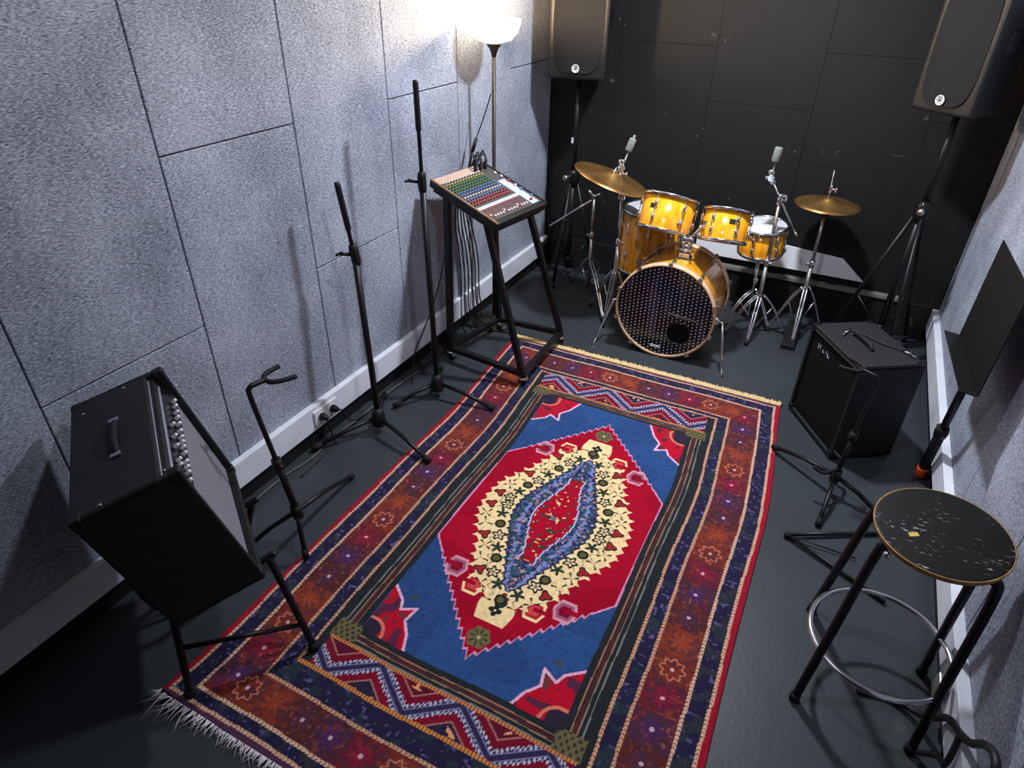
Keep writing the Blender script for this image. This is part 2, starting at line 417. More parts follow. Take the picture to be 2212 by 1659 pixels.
# white cable trunking along the side walls
def trunk(name, x0, x1, ya, yb, lip):
    m = MB(); m.bbox((x0, ya, 0.088), (x1, yb, 0.212), 0.003, 0)
    return struct(m.build(name, M['white_paint'], origin=(x0, ya, 0)))
trunk('baseboard_left', 0.0, 0.032, YF, YB-0.01, 1)
trunk('baseboard_right', W-0.036, W, YF, YB-0.01, -1)
m = MB(); m.box((0, YF, 0), (0.012, YB, 0.088)); struct(m.build('trim_1', M['black_plastic'], origin=(0, YF, 0)))
m = MB(); m.box((W-0.012, YF, 0), (W, YB, 0.088)); struct(m.build('trim_2', M['black_plastic'], origin=(W, YF, 0)))
# back wall: dark skirting with a pale top ledge
m = MB(); m.bbox((0.04, YB-0.03, 0), (W-0.04, YB, 0.225), 0.003, 0); struct(m.build('baseboard_back', M['black_wall'], origin=(0, YB, 0)))
m = MB(); m.bbox((1.12, YB-0.045, 0.225), (2.44, YB, 0.25), 0.003, 0); struct(m.build('trim_3', mat('grey_ledge_paint', hexc(118, 118, 116), 0.5, noise=0.1), origin=(1.1, YB, 0.225)))
# long white board standing on the ledge behind the drums
m = MB()
poly = [(1.14, 0.300), (2.20, 0.300), (2.155, 0.335), (2.05, 0.424), (1.66, 0.452), (1.14, 0.462)]  # sloping right end follows a shadow edge, shade put into the outline
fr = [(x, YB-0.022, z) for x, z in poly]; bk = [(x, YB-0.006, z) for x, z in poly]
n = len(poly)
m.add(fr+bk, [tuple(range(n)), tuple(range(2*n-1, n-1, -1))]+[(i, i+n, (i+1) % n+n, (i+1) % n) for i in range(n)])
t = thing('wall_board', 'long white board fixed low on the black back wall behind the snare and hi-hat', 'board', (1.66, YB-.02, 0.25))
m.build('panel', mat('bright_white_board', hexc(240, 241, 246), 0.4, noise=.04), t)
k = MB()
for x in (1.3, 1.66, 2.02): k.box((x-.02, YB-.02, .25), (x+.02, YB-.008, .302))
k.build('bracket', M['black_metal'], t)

# ---------------------------------------------------------------- ceiling lamps (above the frame)
for i, L in enumerate((L1, L2)):
    t = thing('ceiling_lamp', ('round flush ceiling lamp nearer the room entrance' if i == 0 else 'round flush ceiling lamp nearer the drum kit'), 'lamp', (L[0], L[1], H))
    m = MB(); m.lathe([(0.13, 0), (0.13, -0.03), (0.12, -0.04), (0.105, -0.04), (0.105, -0.02), (0, -0.02)], 40, mw=Matrix.Translation((L[0], L[1], H)))
    m.build('housing', M['white_plastic'], t)
    m = MB(); m.lathe([(0.103, -0.025), (0.095, -0.045), (0.0, -0.05)], 40, mw=Matrix.Translation((L[0], L[1], H)))
    m.build('diffuser', M['diffuser'], t)

# ---------------------------------------------------------------- rug
def make_rug():
    UC, VC = 1.228, 1.84
    rng = np.random.RandomState(3)
    du = 0.003
    U = np.arange(-0.79, 0.79+1e-6, du); Vv = np.arange(-1.275, 1.315+1e-6, du)
    nu, nv = len(U), len(Vv)
    u, w = np.meshgrid(U, Vv)         # rows = v
    a = np.abs(u); b = np.abs(w)
    def s(r, g, bb): return np.array(lin((r/255, g/255, bb/255)))
    S = [.378, .452, .490, .550, .695, .762, .79]
    EN = [.80, .868, .990, 1.075, 1.205, 1.250, 1.275]
    EF = [.83, .888, 1.035, 1.068, 1.225, 1.290, 1.315]
    R = list(range(7))
    wob = 0.003*np.sin(w*9+u*3)
    aw = a+wob; bw = b+0.003*np.sin(u*11)
    ra = np.interp(aw, S, R, left=-1)
    rb = np.where(w < 0, np.interp(bw, EN, R, left=-1), np.interp(bw, EF, R, left=-1))
    ring = np.maximum(ra, rb); side = ra >= rb
    along = np.where(side, w, u)
    # metric distance to a ring line
    def ldist(k):
        E = np.where(w < 0, EN[k], EF[k])
        return np.where(side, np.abs(aw-S[k]), np.abs(bw-E))
    def vnoise(scale, seed):
        r = np.random.RandomState(seed); g = r.rand(int(3.2*scale)+4, int(2*scale)+4)
        x = (u+0.9)*scale; y = (w+1.4)*scale
        xi = x.astype(int); yi = y.astype(int); fx = x-xi; fy = y-yi
        fx = fx*fx*(3-2*fx); fy = fy*fy*(3-2*fy)
        return (g[yi, xi]*(1-fx)+g[yi, xi+1]*fx)*(1-fy)+(g[yi+1, xi]*(1-fx)+g[yi+1, xi+1]*fx)*fy
    n1 = vnoise(16, 1); n2 = vnoise(40, 2); n3 = vnoise(90, 4); n4 = vnoise(7, 5); n5 = vnoise(28, 9); n6 = vnoise(75, 31)
    col = np.zeros(u.shape+(3,)); 
    def put(mask, c): col[mask] = c
    def mixin(mask, c, k=1.0): col[mask] = col[mask]*(1-k)+np.array(c)*k
    navy = s(34, 31, 58); dark = s(33, 37, 41); peach = s(208, 152, 120); crim = s(150, 2, 34)
    blue = s(42, 72, 120); cream = s(236, 206, 152); rust = s(106, 42, 35); pink = s(222, 160, 176)
    khaki = s(104, 94, 62); gold = s(190, 140, 62); plum = s(104, 26, 56); ink = s(24, 34, 34); teal = s(56, 96, 132)
    # base zones
    put(ring >= 5, s(150, 18, 42)); put((ring >= 5) & ~side, s(76, 44, 70))
    z = (ring >= 4) & (ring < 5); put(z, navy); mixin(z & (n3 > .80), s(84, 76, 116)); mixin(z & (n5 > .68), s(46, 50, 52), .7)
    z = (ring >= 3) & (ring < 4)
    put(z, rust)
    # alternating blocks with little flowers along the wide border
    ctr = np.where(side, (S[3]+S[4])/2, np.where(w < 0, (EN[3]+EN[4])/2, (EF[3]+EF[4])/2))
    cross = np.where(side, aw, bw)-ctr
    per = 0.112
    ph = along/per+0.5; cell = np.floor(ph).astype(int); q = (ph-cell-0.5)*per
    kind = np.mod(cell*7+np.where(side, np.where(u > 0, 3, 1), np.where(w > 0, 2, 5)), 5)
    blk = [s(114, 44, 32), s(64, 36, 60), s(122, 50, 34), s(104, 24, 44), s(76, 36, 38)]
    for kk in range(5): mixin(z & (kind == kk), blk[kk], .75)
    rad = np.hypot(q, cross); ang = np.arctan2(q, cross)
    petal = 0.030+0.012*np.cos(ang*8)
    mixin(z & (n6 > .62), s(58, 40, 56), .6)
    mixin(z & (n6 < .24), s(130, 58, 42), .5)
    mixin(z & (n3 > .88), s(160, 100, 80), .5)
    fl = z & (rad < petal) & (kind != 0)
    mixin(fl & (kind == 1), s(66, 40, 96), .6); mixin(fl & (kind == 2), s(160, 68, 38), .55); mixin(fl & (kind == 3), s(140, 20, 58), .6); mixin(fl & (kind == 4), s(70, 42, 70), .6)
    mixin(z & (rad < 0.007) & (kind != 2), s(206, 160, 168))
    mixin(z & (np.abs(rad-0.036-0.006*np.cos(ang*8)) < 0.0035) & (kind == 0), s(190, 108, 88))
    z = (ring >= 2) & (ring < 3); put(z, navy); mixin(z & (n3 > .82), s(84, 78, 120)); mixin(z & (n5 > .66), s(38, 52, 54), .7)
    z = (ring >= 1) & (ring < 2); put(z, dark)
    # zigzag panels at both ends
    zz = z & (~side) & (a < S[1]) 
    E1 = np.where(w < 0, EN[1], EF[1]); E2 = np.where(w < 0, EN[2], EF[2])
    t = (bw-E1)/(E2-E1)              # 0 at the field side, 1 outside
    per2 = 0.302
    uu = np.mod(u+0.233+0.0*w, per2)/per2; tri = np.abs(uu-0.5)*2    # 1 at apex toward the field
    tt = 1-tri                                                     # 0 = toward the field
    dz = t-(tt*0.86+0.05)
    put(zz, s(48, 40, 74))
    mixin(zz & (dz > 0.22), s(120, 14, 40)); mixin(zz & (dz < -0.22), s(112, 14, 38))
    mixin(zz & (dz > 0.50), s(40, 34, 60)); mixin(zz & (dz < -0.50), s(86, 18, 40))
    saw = 0.03*np.sign(np.sin(u*2*PI/0.014))
    for k0 in (0.19, -0.19): mixin(zz & (np.abs(dz-k0+saw) < 0.040) & (np.mod(u/.012, 1) < .8), s(184, 184, 204))
    mixin(zz & (np.abs(np.abs(dz)-.10) < .02), s(120, 118, 150))
    mixin(zz & (np.abs(np.abs(dz)-0.50) < 0.028), s(160, 104, 96))
    mixin(zz & (np.abs(dz) > .62) & (n6 > .72), s(220, 150, 100))
    # thin-lined frame round the field
    z = (ring >= 0) & (ring < 1); put(z, dark); fr_ = ring
    mixin(z & (np.abs(fr_-.34) < .035), s(150, 104, 80)); mixin(z & (np.abs(fr_-.50) < .05), s(84, 34, 36)); mixin(z & (np.abs(fr_-.64) < .035), s(136, 110, 92)); mixin(z & (np.abs(fr_-.88) < .035), s(120, 120, 112))
    cs = (ra >= -.99) & (ra < 1.25) & (rb >= -.99) & (rb < 1.0) & (np.minimum(ra, rb) > -.2)
    cs = (aw > .365) & (aw < .463) & (bw > np.where(w < 0, .79, .82)) & (bw < np.where(w < 0, .868, .888))
    put(cs, khaki); mixin(cs & (np.sin(u*260)*np.sin(w*200) > .25), s(52, 50, 44))
    # rope stripes
    def rope(k, c, hw=.0058, cond=None):
        d = ldist(k); mk = d < hw
        if cond is not None: mk &= cond
        put(mk, c)
        dash = np.mod(along/0.0145+d*90*1.0, 1.0) < 0.34
        mixin(mk & dash, s(90, 60, 54), .85)
    rope(2, peach); rope(3, peach); rope(4, s(222, 176, 148)); rope(5, s(220, 170, 140))
    zcond = (~side) & (w < 0)
    d = ldist(2); mk = zcond & (d < .007); put(mk, s(206, 128, 62)); mixin(mk & (np.mod(u/.012, 1) < .35), s(70, 46, 50))
    mk = (np.abs(bw-E1) < .006) & (aw < S[1]) & (ring > .3); put(mk, s(198, 120, 70)); mixin(mk & (np.mod(u/.012, 1) < .35), s(70, 46, 50))
    # ------------------------------------------------ field
    fld = ring < 0
    fld = (aw < S[0]) & (bw < np.where(w < 0, EN[0], EF[0]))
    put(fld, blue); mixin(fld, s(28, 52, 104), 0.25); mixin(fld & (n4 > .5), s(48, 88, 150), .25); mixin(fld & (n3 > .7), s(30, 48, 96), .3)
    hb = 0.72-0.425*a/0.378
    serr = 0.022*(np.abs(np.mod(a/0.027, 1)-0.5)*2-0.5)*np.clip((.325-a)/.03, 0, 1)
    hx = hb+serr-b
    put(fld & (hx > 0), crim); mixin(fld & (hx > 0) & (n4 > .55), s(172, 4, 40), .5); mixin(fld & (hx > 0) & (n3 > .6), s(140, 6, 36), .35)
    mixin(fld & (np.abs(hx) < .0052), s(206, 140, 172))
    mixin(fld & (hx > 0) & (a > .3715), s(206, 130, 170))
    # corner pieces
    def inpoly(px, py, poly):
        ins = np.zeros(px.shape, bool); n = len(poly)
        for i in range(n):
            x1, y1 = poly[i]; x2, y2 = poly[(i+1) % n]
            if y1 == y2: continue
            cnd = ((y1 > py) != (y2 > py)) & (px < (x2-x1)*(py-y1)/(y2-y1)+x1); ins ^= cnd
        return ins
    def pdist(px, py, poly, closed=False):
        d = np.full(px.shape, 9.0); n = len(poly)
        for i in range(n if closed else n-1):
            x1, y1 = poly[i]; x2, y2 = poly[(i+1) % n]; L2_ = (x2-x1)**2+(y2-y1)**2
            t_ = np.clip(((px-x1)*(x2-x1)+(py-y1)*(y2-y1))/L2_, 0, 1)
            d = np.minimum(d, np.hypot(px-x1-t_*(x2-x1), py-y1-t_*(y2-y1)))
        return d
    sub = fld & (a > .18) & (b > .55)
    qa = a[sub]; qb = b[sub]
    cp = [(.378, .585), (.318, .632), (.302, .668), (.25, .640), (.262, .70), (.225, .745), (.185, .84), (.378, .84)]
    ci = inpoly(qa, qb, cp); cd = pdist(qa, qb, cp[:-1]); cs_ = col[sub]
    cs_[ci] = s(176, 12, 40); nn = n2[sub]; nn = n5[sub]; cs_[ci & (nn > .66)] = s(84, 36, 60); cs_[ci & (nn < .18)] = s(110, 50, 50)
    cs_[(cd < .0050)] = s(222, 168, 196)
    inner = (qa > .315) & (qb > .745); cs_[inner & ci] = s(44, 34, 52)
    cs_[(np.abs(np.hypot((qa-.36), (qb-.80))-.062) < .006) & ci] = s(214, 110, 90)
    cs_[np.hypot(qa-.285, qb-.600) < .012] = s(60, 70, 60)
    col[sub] = cs_
    # medallion
    def prof(tab):
        return np.interp(b, [p for p, _ in tab], [h for _, h in tab], right=-1)
    stair = np.floor(b/0.036)*0.036+0.018
    def sprof(tab, st=0.036):
        bb = np.floor(b/st)*st+st/2
        mix = 0.45*b+0.55*bb
        return np.interp(mix, [p for p, _ in tab], [h for _, h in tab], right=-1)
    ct = [(0, .312), (.06, .308), (.12, .292), (.18, .262), (.25, .222), (.32, .196), (.38, .170), (.42, .140), (.455, .105), (.48, .062), (.50, .052), (.555, .070), (.575, .050)]
    st_ = np.floor(b/.047)*.047+.0235; cw = np.interp(.15*b+.85*st_, [p for p, _ in ct], [h for _, h in ct], right=-1)+0.020*np.abs(np.mod(b/0.047, 1)-.5)*2-0.008
    tip = (b > .485) & (b < .572) & (a < .070-.25*np.maximum(b-.52, 0))
    cm = fld & (((a < cw) & (b < .50)) | tip)
    put(cm, cream); mixin(cm & (n3 > .65), s(222, 190, 140), .6)
    # hooked outgrowths beside the medallion
    for (hx_, hy_, R_) in ((.125, .452, .034), (.225, .405, .036)):
        R_ += .006
        dd = np.abs(a-hx_)*.9+np.abs(b-hy_)*.35; dd = np.maximum(dd, np.maximum(np.abs(a-hx_), np.abs(b-hy_))*.92)
        out = fld & (dd < R_) & (a > cw-.012)
        put(out, cream if hx_ < .2 else s(206, 140, 152)); put(fld & (dd < R_-.009) & (a > cw-.012), s(172, 30, 44) if hx_ < .2 else s(150, 84, 110))
        put(fld & (dd < R_-.020) & (a > cw-.012), s(196, 70, 70) if hx_ < .2 else s(120, 6, 36))
        cut = out & (b-hy_ < .004) & (b-hy_ > -.016) & (a > hx_-.006)
        put(cut, crim)
    # ornaments in the cream band
    nt_ = [(0, .170), (.06, .164), (.12, .145), (.20, .112), (.28, .078), (.34, .052), (.40, .030), (.425, .0)]
    st_ = np.floor(b/.036)*.036+.018; nw = np.where(b < .425, np.interp(.2*b+.8*st_, [p for p, _ in nt_], [h for _, h in nt_], right=0)+0.012*np.abs(np.mod(b/0.036, 1)-.5)*2-0.005, -1)
    path = []
    for i in range(9):
        bb = 0.028+i*0.056
        co = np.interp(bb, [p for p, _ in ct], [h for _, h in ct]); ni = np.interp(bb, [p for p, _ in nt_], [h for _, h in nt_], right=0)
        path.append(((co+ni)/2, bb, i))
    for (tx, ty) in ((0, .515), (.0, .455)):
        for sy in (1, -1):
            dd = np.hypot(u-tx, w-sy*ty); an = np.arctan2(w-sy*ty, u-tx)
            put(cm & (dd < .014+.012*np.abs(np.cos(an*2))) & (dd > .005), ink if ty > .5 else s(110, 50, 44))
    for (pa, pb, i) in path:
        for off in (-.026, .030):
            for sx in (1, -1):
                for sy in (1, -1):
                    jx = (rng.rand()-.5)*.012; jy = (rng.rand()-.5)*.014
                    dx = u*sx-(pa+off+jx); dy = w*sy-(pb+jy+(0.012 if off > 0 else -.006)); dd = np.hypot(dx, dy)
                    an = np.arctan2(dy, dx); k = (i*2+(1 if off > 0 else 0)) % 6
                    dd = dd/1.55; near = cm & (dd < .03)
                    if k == 0: put(near & (np.abs(dd-.013-.004*np.cos(an*5)) < .0034), ink); put(near & (dd < .005), s(120, 110, 110))
                    elif k == 1: put(near & (dd < .010+.004*np.cos(an*3)), s(160, 36, 40)); put(near & (np.abs(dd-.012-.004*np.cos(an*3)) < .0025), ink)
                    elif k == 2: put(near & (dd < .013+.006*np.cos(an*5)), s(36, 52, 40))
                    elif k == 3: put(near & (dd < .019) & (np.abs(np.sin(an*2+1)) < .32), ink)
                    elif k == 4: put(near & (dd < .011), s(92, 84, 46)); put(near & (np.abs(dd-.012) < .003), ink)
                    else: put(near & (dd < .021) & (np.abs(np.cos(an*1.5)) < .22), s(40, 40, 36))
    vine = cm & (np.abs((a-(np.interp(b, [p[1] for p in path], [p[0] for p in path])+.010*np.sin(b*150)))) < .0026) & (b < .47)
    mixin(vine & (n4 > .45), s(90, 84, 62), .8)
    nm = fld & (a < nw) & (b < .425)
    put(nm, s(34, 44, 84)); mixin(nm & (n3 > .62), s(82, 94, 144)); mixin(nm & (n3 < .22), s(146, 104, 104)); mixin(nm & (n6 > .66), s(44, 76, 80)); mixin(nm & (n6 < .16), s(170, 150, 140)); mixin(nm & (np.abs(a-nw*.72) < .008) & (n3 > .4), s(120, 128, 176))
    mixin(fld & (np.abs(a-nw) < .004) & (b < .42), s(30, 30, 58))
    rt = [(0, .088), (.05, .082), (.11, .062), (.16, .046), (.21, .032), (.235, .026), (.245, .032), (.262, .028), (.268, .0)]
    rw = sprof(rt, .044); rm = fld & (a < rw) & (b < .268)
    mixin(fld & (a < rw+.006) & (b < .272), s(176, 190, 226)); put(rm, s(164, 2, 36))
    mixin(rm & (n6 > .72), s(48, 58, 48)); mixin(rm & (n3 > .88), s(214, 190, 120)); mixin(rm & (np.hypot(a, b) < .012), s(90, 100, 140))
    # khaki rosettes at both points
    for (cx_, cy_) in ((0.0, -.638), (0.0, .625)):
        dx = u-cx_; dy = w-cy_; dd = np.hypot(dx, dy); an = np.arctan2(dy, dx)
        ro = fld & (dd < .042+.004*np.cos(an*6)); put(ro, khaki); put(ro & (dd < .034) & (np.abs(np.sin(an*4)) < .42), s(40, 50, 40)); put(ro & (dd < .008), s(170, 160, 110))
    # wear / pile variation
    col *= (0.88+0.24*vnoise(120, 11))[..., None]
    col = np.clip(col, 0, 1)
    # geometry
    smooth = lambda t: np.clip(t, 0, 1)**2*(3-2*np.clip(t, 0, 1))
    X = u*(1-0.03*smooth((-w-.9)/.5)*0) + UC - 0.075*smooth((w-.35)/1.1)*1.0 + 0.012*smooth((-w-.2)/.9)
    Y = w+VC
    edge = np.minimum(0.79-a, np.minimum(1.315-w, w+1.275))
    Z = 0.011*np.clip(edge/0.006+0.15, 0, 1)**.5 + 0.0012*vnoise(9, 21) + 0.001
    # the near left corner is rucked up a little
    Z += 0.012*np.exp(-(((u+.79)/.16)**2+((w+1.275)/.12)**2))
    NV = nu*nv
    co = np.stack([X.ravel()-UC, Y.ravel()-VC, Z.ravel()], 1)
    # skirt and underside kept simple: a border loop at z = 0
    idx = np.arange(NV).reshape(nv, nu)
    quads = np.stack([idx[:-1, :-1].ravel(), idx[:-1, 1:].ravel(), idx[1:, 1:].ravel(), idx[1:, :-1].ravel()], 1)
    loop = np.concatenate([idx[0, :], idx[1:, -1], idx[-1, -2::-1], idx[-2:0:-1, 0]])
    bot = co[loop].copy(); bot[:, 2] = 0.0005; nb = len(loop)
    co = np.concatenate([co, bot]); bi = np.arange(nb)+NV
    sk = np.stack([loop, bi, np.roll(bi, -1), np.roll(loop, -1)], 1)
    faces = np.concatenate([quads, sk])
    me = bpy.data.meshes.new('pile')
    me.vertices.add(len(co)); me.vertices.foreach_set('co', co.astype(np.float32).ravel())
    me.loops.add(len(faces)*4); me.loops.foreach_set('vertex_index', faces.astype(np.int32).ravel())
    me.polygons.add(len(faces)); me.polygons.foreach_set('loop_start', np.arange(0, len(faces)*4, 4, dtype=np.int32))
    me.update(calc_edges=True)
    at = me.color_attributes.new('weave', 'FLOAT_COLOR', 'POINT')
    cc = np.ones((len(co), 4), np.float32); cc[:NV, :3] = col.reshape(-1, 3); cc[NV:, :3] = col.reshape(-1, 3)[loop]
    at.data.foreach_set('color', cc.ravel())
    mt = bpy.data.materials.new('knotted_wool_rug'); mt.use_nodes = True; nt = mt.node_tree; b_ = nt.nodes['Principled BSDF']
    b_.inputs['Roughness'].default_value = 0.95; b_.inputs['Specular IOR Level'].default_value = 0.1
    b_.inputs['Sheen Weight'].default_value = 0.05
    an_ = nt.nodes.new('ShaderNodeAttribute'); an_.attribute_name = 'weave'; nt.links.new(an_.outputs['Color'], b_.inputs['Base Color'])
    tc = nt.nodes.new('ShaderNodeTexCoord'); n_ = nt.nodes.new('ShaderNodeTexNoise'); n_.inputs['Scale'].default_value = 350
    nt.links.new(tc.outputs['Object'], n_.inputs['Vector']); bp = nt.nodes.new('ShaderNodeBump'); bp.inputs['Strength'].default_value = .5; bp.inputs['Distance'].default_value = .002
    nt.links.new(n_.outputs['Fac'], bp.inputs['Height']); nt.links.new(bp.outputs[0], b_.inputs['Normal'])
    me.materials.append(mt)
    root = thing('rug', 'large red, blue and cream patterned oriental rug with a central medallion on the dark floor', 'rug', (UC, VC, 0))
    o = bpy.data.objects.new('pile', me); C.objects.link(o); o.parent = root
    # far fringe: cream braided band with short tufts
    shift = lambda yy: UC-0.075*float(smooth(np.array((yy-VC-.35)/1.1)))
    m = MB(); y0 = VC+1.312; sx = shift(3.15); k = 0; x = sx-.788
    while x < sx+.785:
        wd = .0075; yy = y0+.05+random.uniform(-.006, .01)
        m.tube([(x, y0-.004, .012), (x+.004, y0+.025, .013), (x+random.uniform(-.004, .006), yy, .006)], [.0050, .0062, .0040], 5)
        x += wd
    fo = m.build('fringe', M['fringe_cream'], root); fo['kind'] = 'stuff'; fo['label'] = 'cream braided fringe along the drum end'
    # near fringe: loose white threads
    m = MB(); y0 = VC-1.272; x = UC+.012-.79
    while x < UC+.79:
        near_left = max(0, 1-(x-(UC-.79))/.28)
        L = random.uniform(.025, .05)+.075*near_left*random.random()
        ang = -PI/2-random.uniform(-.35, .35)-near_left*random.uniform(0.2, 1.3)
        d = V3(math.cos(ang), math.sin(ang), 0)
        p = V3(x, y0+.004, .010+.012*near_left); q = p+d*L*.5+V3(random.uniform(-.008, .008), 0, -.002); e = p+d*L+V3(random.uniform(-.014, .014), random.uniform(-.01, .01), 0); e.z = .003; q.z = .009+.006*near_left
        m.tube([p, q, e], [.0022, .0018, .0008], 4)
        x += .0036
    fo = m.build('fringe', M['fringe_white'], root); fo['kind'] = 'stuff'; fo['label'] = 'loose white fringe at the near end'
make_rug()
# ---------------------------------------------------------------- guitar amplifier on its tilt stand
AMP_M = Matrix.Translation((0.384, 0.834, 0.607)) @ Euler((math.radians(0.8), math.radians(-14.9), math.radians(55.6)), 'XYZ').to_matrix().to_4x4()
D2, W2, H2 = 0.136, 0.275, 0.242
M['knob_bright'] = mat('polished_knob', (0.92, 0.92, 0.95, 1), 0.3, 0.6, noise=.05)
amp = thing('guitar_amplifier', 'black combo guitar amplifier with grey grille, tilted back on a stand by the left wall', 'amplifier', AMP_M.translation, AMP_M.to_euler(), local=True)
m = MB()
# shell open at the front: back, sides, top, bottom and a recessed baffle
m.bbox((-D2, -W2, H2-.018), (D2-.050, W2, H2), .006)
m.bbox((-D2, -W2, -H2), (D2, W2, -H2+.018), .006)
m.bbox((-D2, -W2, -H2), (D2, -W2+.018, H2), .006)
m.bbox((-D2, W2-.018, -H2), (D2, W2, H2), .006)
m.box((-D2+.004, -W2+.01, -H2+.01), (-D2+.02, W2-.01, H2-.01))
m.box((D2-.05, -W2+.015, -H2+.015), (D2-.035, W2-.015, H2-.015))
m.build('cabinet', M['tolex'], amp)
m = MB(); m.bbox((D2-.034, -W2+.020, -H2+.020), (D2-.022, W2-.020, H2-.108), .003)
m.build('grille_cloth', M['grille_grey'], amp)
for z0, z1 in ((-H2+.020, -H2+.030), (H2-.118, H2-.106)):
    m = MB(); m.bbox((D2-.026, -W2+.019, z0), (D2-.014, W2-.019, z1), .002); m.build('grille_trim', M['black_plastic'], amp)
# sloping control panel between the top and the grille
pm = Matrix.Translation((D2-.034, 0, H2-.052)) @ Matrix.Rotation(math.radians(-24), 4, 'Y')
m = MB(); m.box((-.006, -W2+.019, -.052), (.002, W2-.019, .050), mw=pm)
cp = m.build('control_panel', M['black_gloss'], amp)
m = MB(); m.box((.002, -W2+.03, .002), (.0035, W2-.03, .044), mw=pm)
m.build('name_strip', M['panel_silver'], cp)
def amp_knob(y, z, r=.0075):
    m = MB(); q = pm @ Matrix.Translation((.003, y, z)) @ Matrix.Rotation(PI/2, 4, 'Y')
    m.lathe([(r, 0), (r, .006), (r*.8, .012), (r*.75, .018), (0, .019)], 14, mw=q)
    return m.build('knob', M['knob_bright'], amp)
for i, y in enumerate([-.225, -.19, -.165, -.14, -.10, -.07, -.045, -.02, .012, .05, .085, .115, .15, .18]):
    amp_knob(y, -.034, .0068)
for y in (-.17, -.145, -.08, -.03, .03): amp_knob(y, -.012, .0062)
# strap handle on the top
m = MB(); m.tube(spline([(-.012, -.075, H2+.002), (-.012, -.05, H2+.014), (-.012, 0, H2+.020), (-.012, .05, H2+.014), (-.012, .075, H2+.002)], 5), .011, 8)
m.v = [(x*1, y, H2+(z-H2)*.7) for x, y, z in m.v]
m.build('handle', M['rubber'], amp)
for s in (-1, 1):
    m = MB(); m.bbox((-.026, s*.085-.008, H2), (.002, s*.085+.008, H2+.008), .003)
    m.build('handle_end_cap', M['chrome'], amp)
for sx in (-1, 1):
    for sy in (-1, 1):
        for sz in (-1, 1):
            m = MB(); c_ = V3(sx*D2, sy*W2, sz*H2); d_ = V3(-sx*.03, -sy*.03, -sz*.03)
            a_ = c_+V3(sx*.002, sy*.002, sz*.002); b_ = c_+d_
            m.bbox((min(a_.x, b_.x), min(a_.y, b_.y), min(a_.z, b_.z)), (max(a_.x, b_.x), max(a_.y, b_.y), max(a_.z, b_.z)), .008, seg=3)
            m.build('corner_protector', M['black_plastic'], amp)
for (x, y) in ((.10, -.245), (-.06, -.255), (-.10, .20), (.02, .245)):
    m = MB(); m.lathe([(.006, 0), (.005, .002), (0, .003)], 10, mw=Matrix.Translation((x, y, H2)))
    m.build('screw', M['chrome'], amp)

def ampW(x, y, z): return AMP_M @ V3(x, y, z)
st = thing('amplifier_stand', 'black tubular tilt-back stand carrying the guitar amplifier at the left', 'stand', (0.45, 0.80, 0))
R_ = .0115; lo = -H2-.0135
def amp_leg(pts, name='frame_tube'):
    m = MB(); m.tube(spline(pts, 5), R_, 10); return m.build(name, M['black_metal'], st)
fA, fB = V3(.768, .908, .028), V3(.34, .98, .014)          # front feet
bA, bB = V3(.545, .600, .028), V3(.16, .80, .014)        # rear feet
for s, ft, bk_ in ((-1, fA, bA), (1, fB, bB)):
    y = -.19 if s < 0 else .08
    a_ = ampW(D2+.02, y, lo); b_ = ampW(-D2-.012, y, lo); top = ampW(-D2-.0135, y, .02); tip = ampW(D2+.024, y, lo+.001)
    amp_leg([tip, a_, b_, top], 'cradle_tube')
    amp_leg([ft, lerp(ft, a_, .5), a_], 'front_leg')
    amp_leg([bk_, lerp(bk_, b_, .5), b_], 'rear_leg')
    m = MB(); m.lathe([(.018, -.014), (.018, .004), (.013, .014)], 12, mw=Matrix.Translation(ft)); m.build('foot', M['rubber'], st)
    m = MB(); m.lathe([(.018, -.014), (.018, .004), (.013, .014)], 12, mw=Matrix.Translation(bk_)); m.build('foot', M['rubber'], st)
    m = MB(); m.tube([lerp(ft, a_, .25), lerp(bk_, b_, .55)], .008, 8); m.build('side_brace', M['black_metal'], st)
m = MB(); m.tube([ampW(-D2-.012, -.19, lo), ampW(-D2-.012, .08, lo)], R_, 10); m.build('cross_bar', M['black_metal'], st)

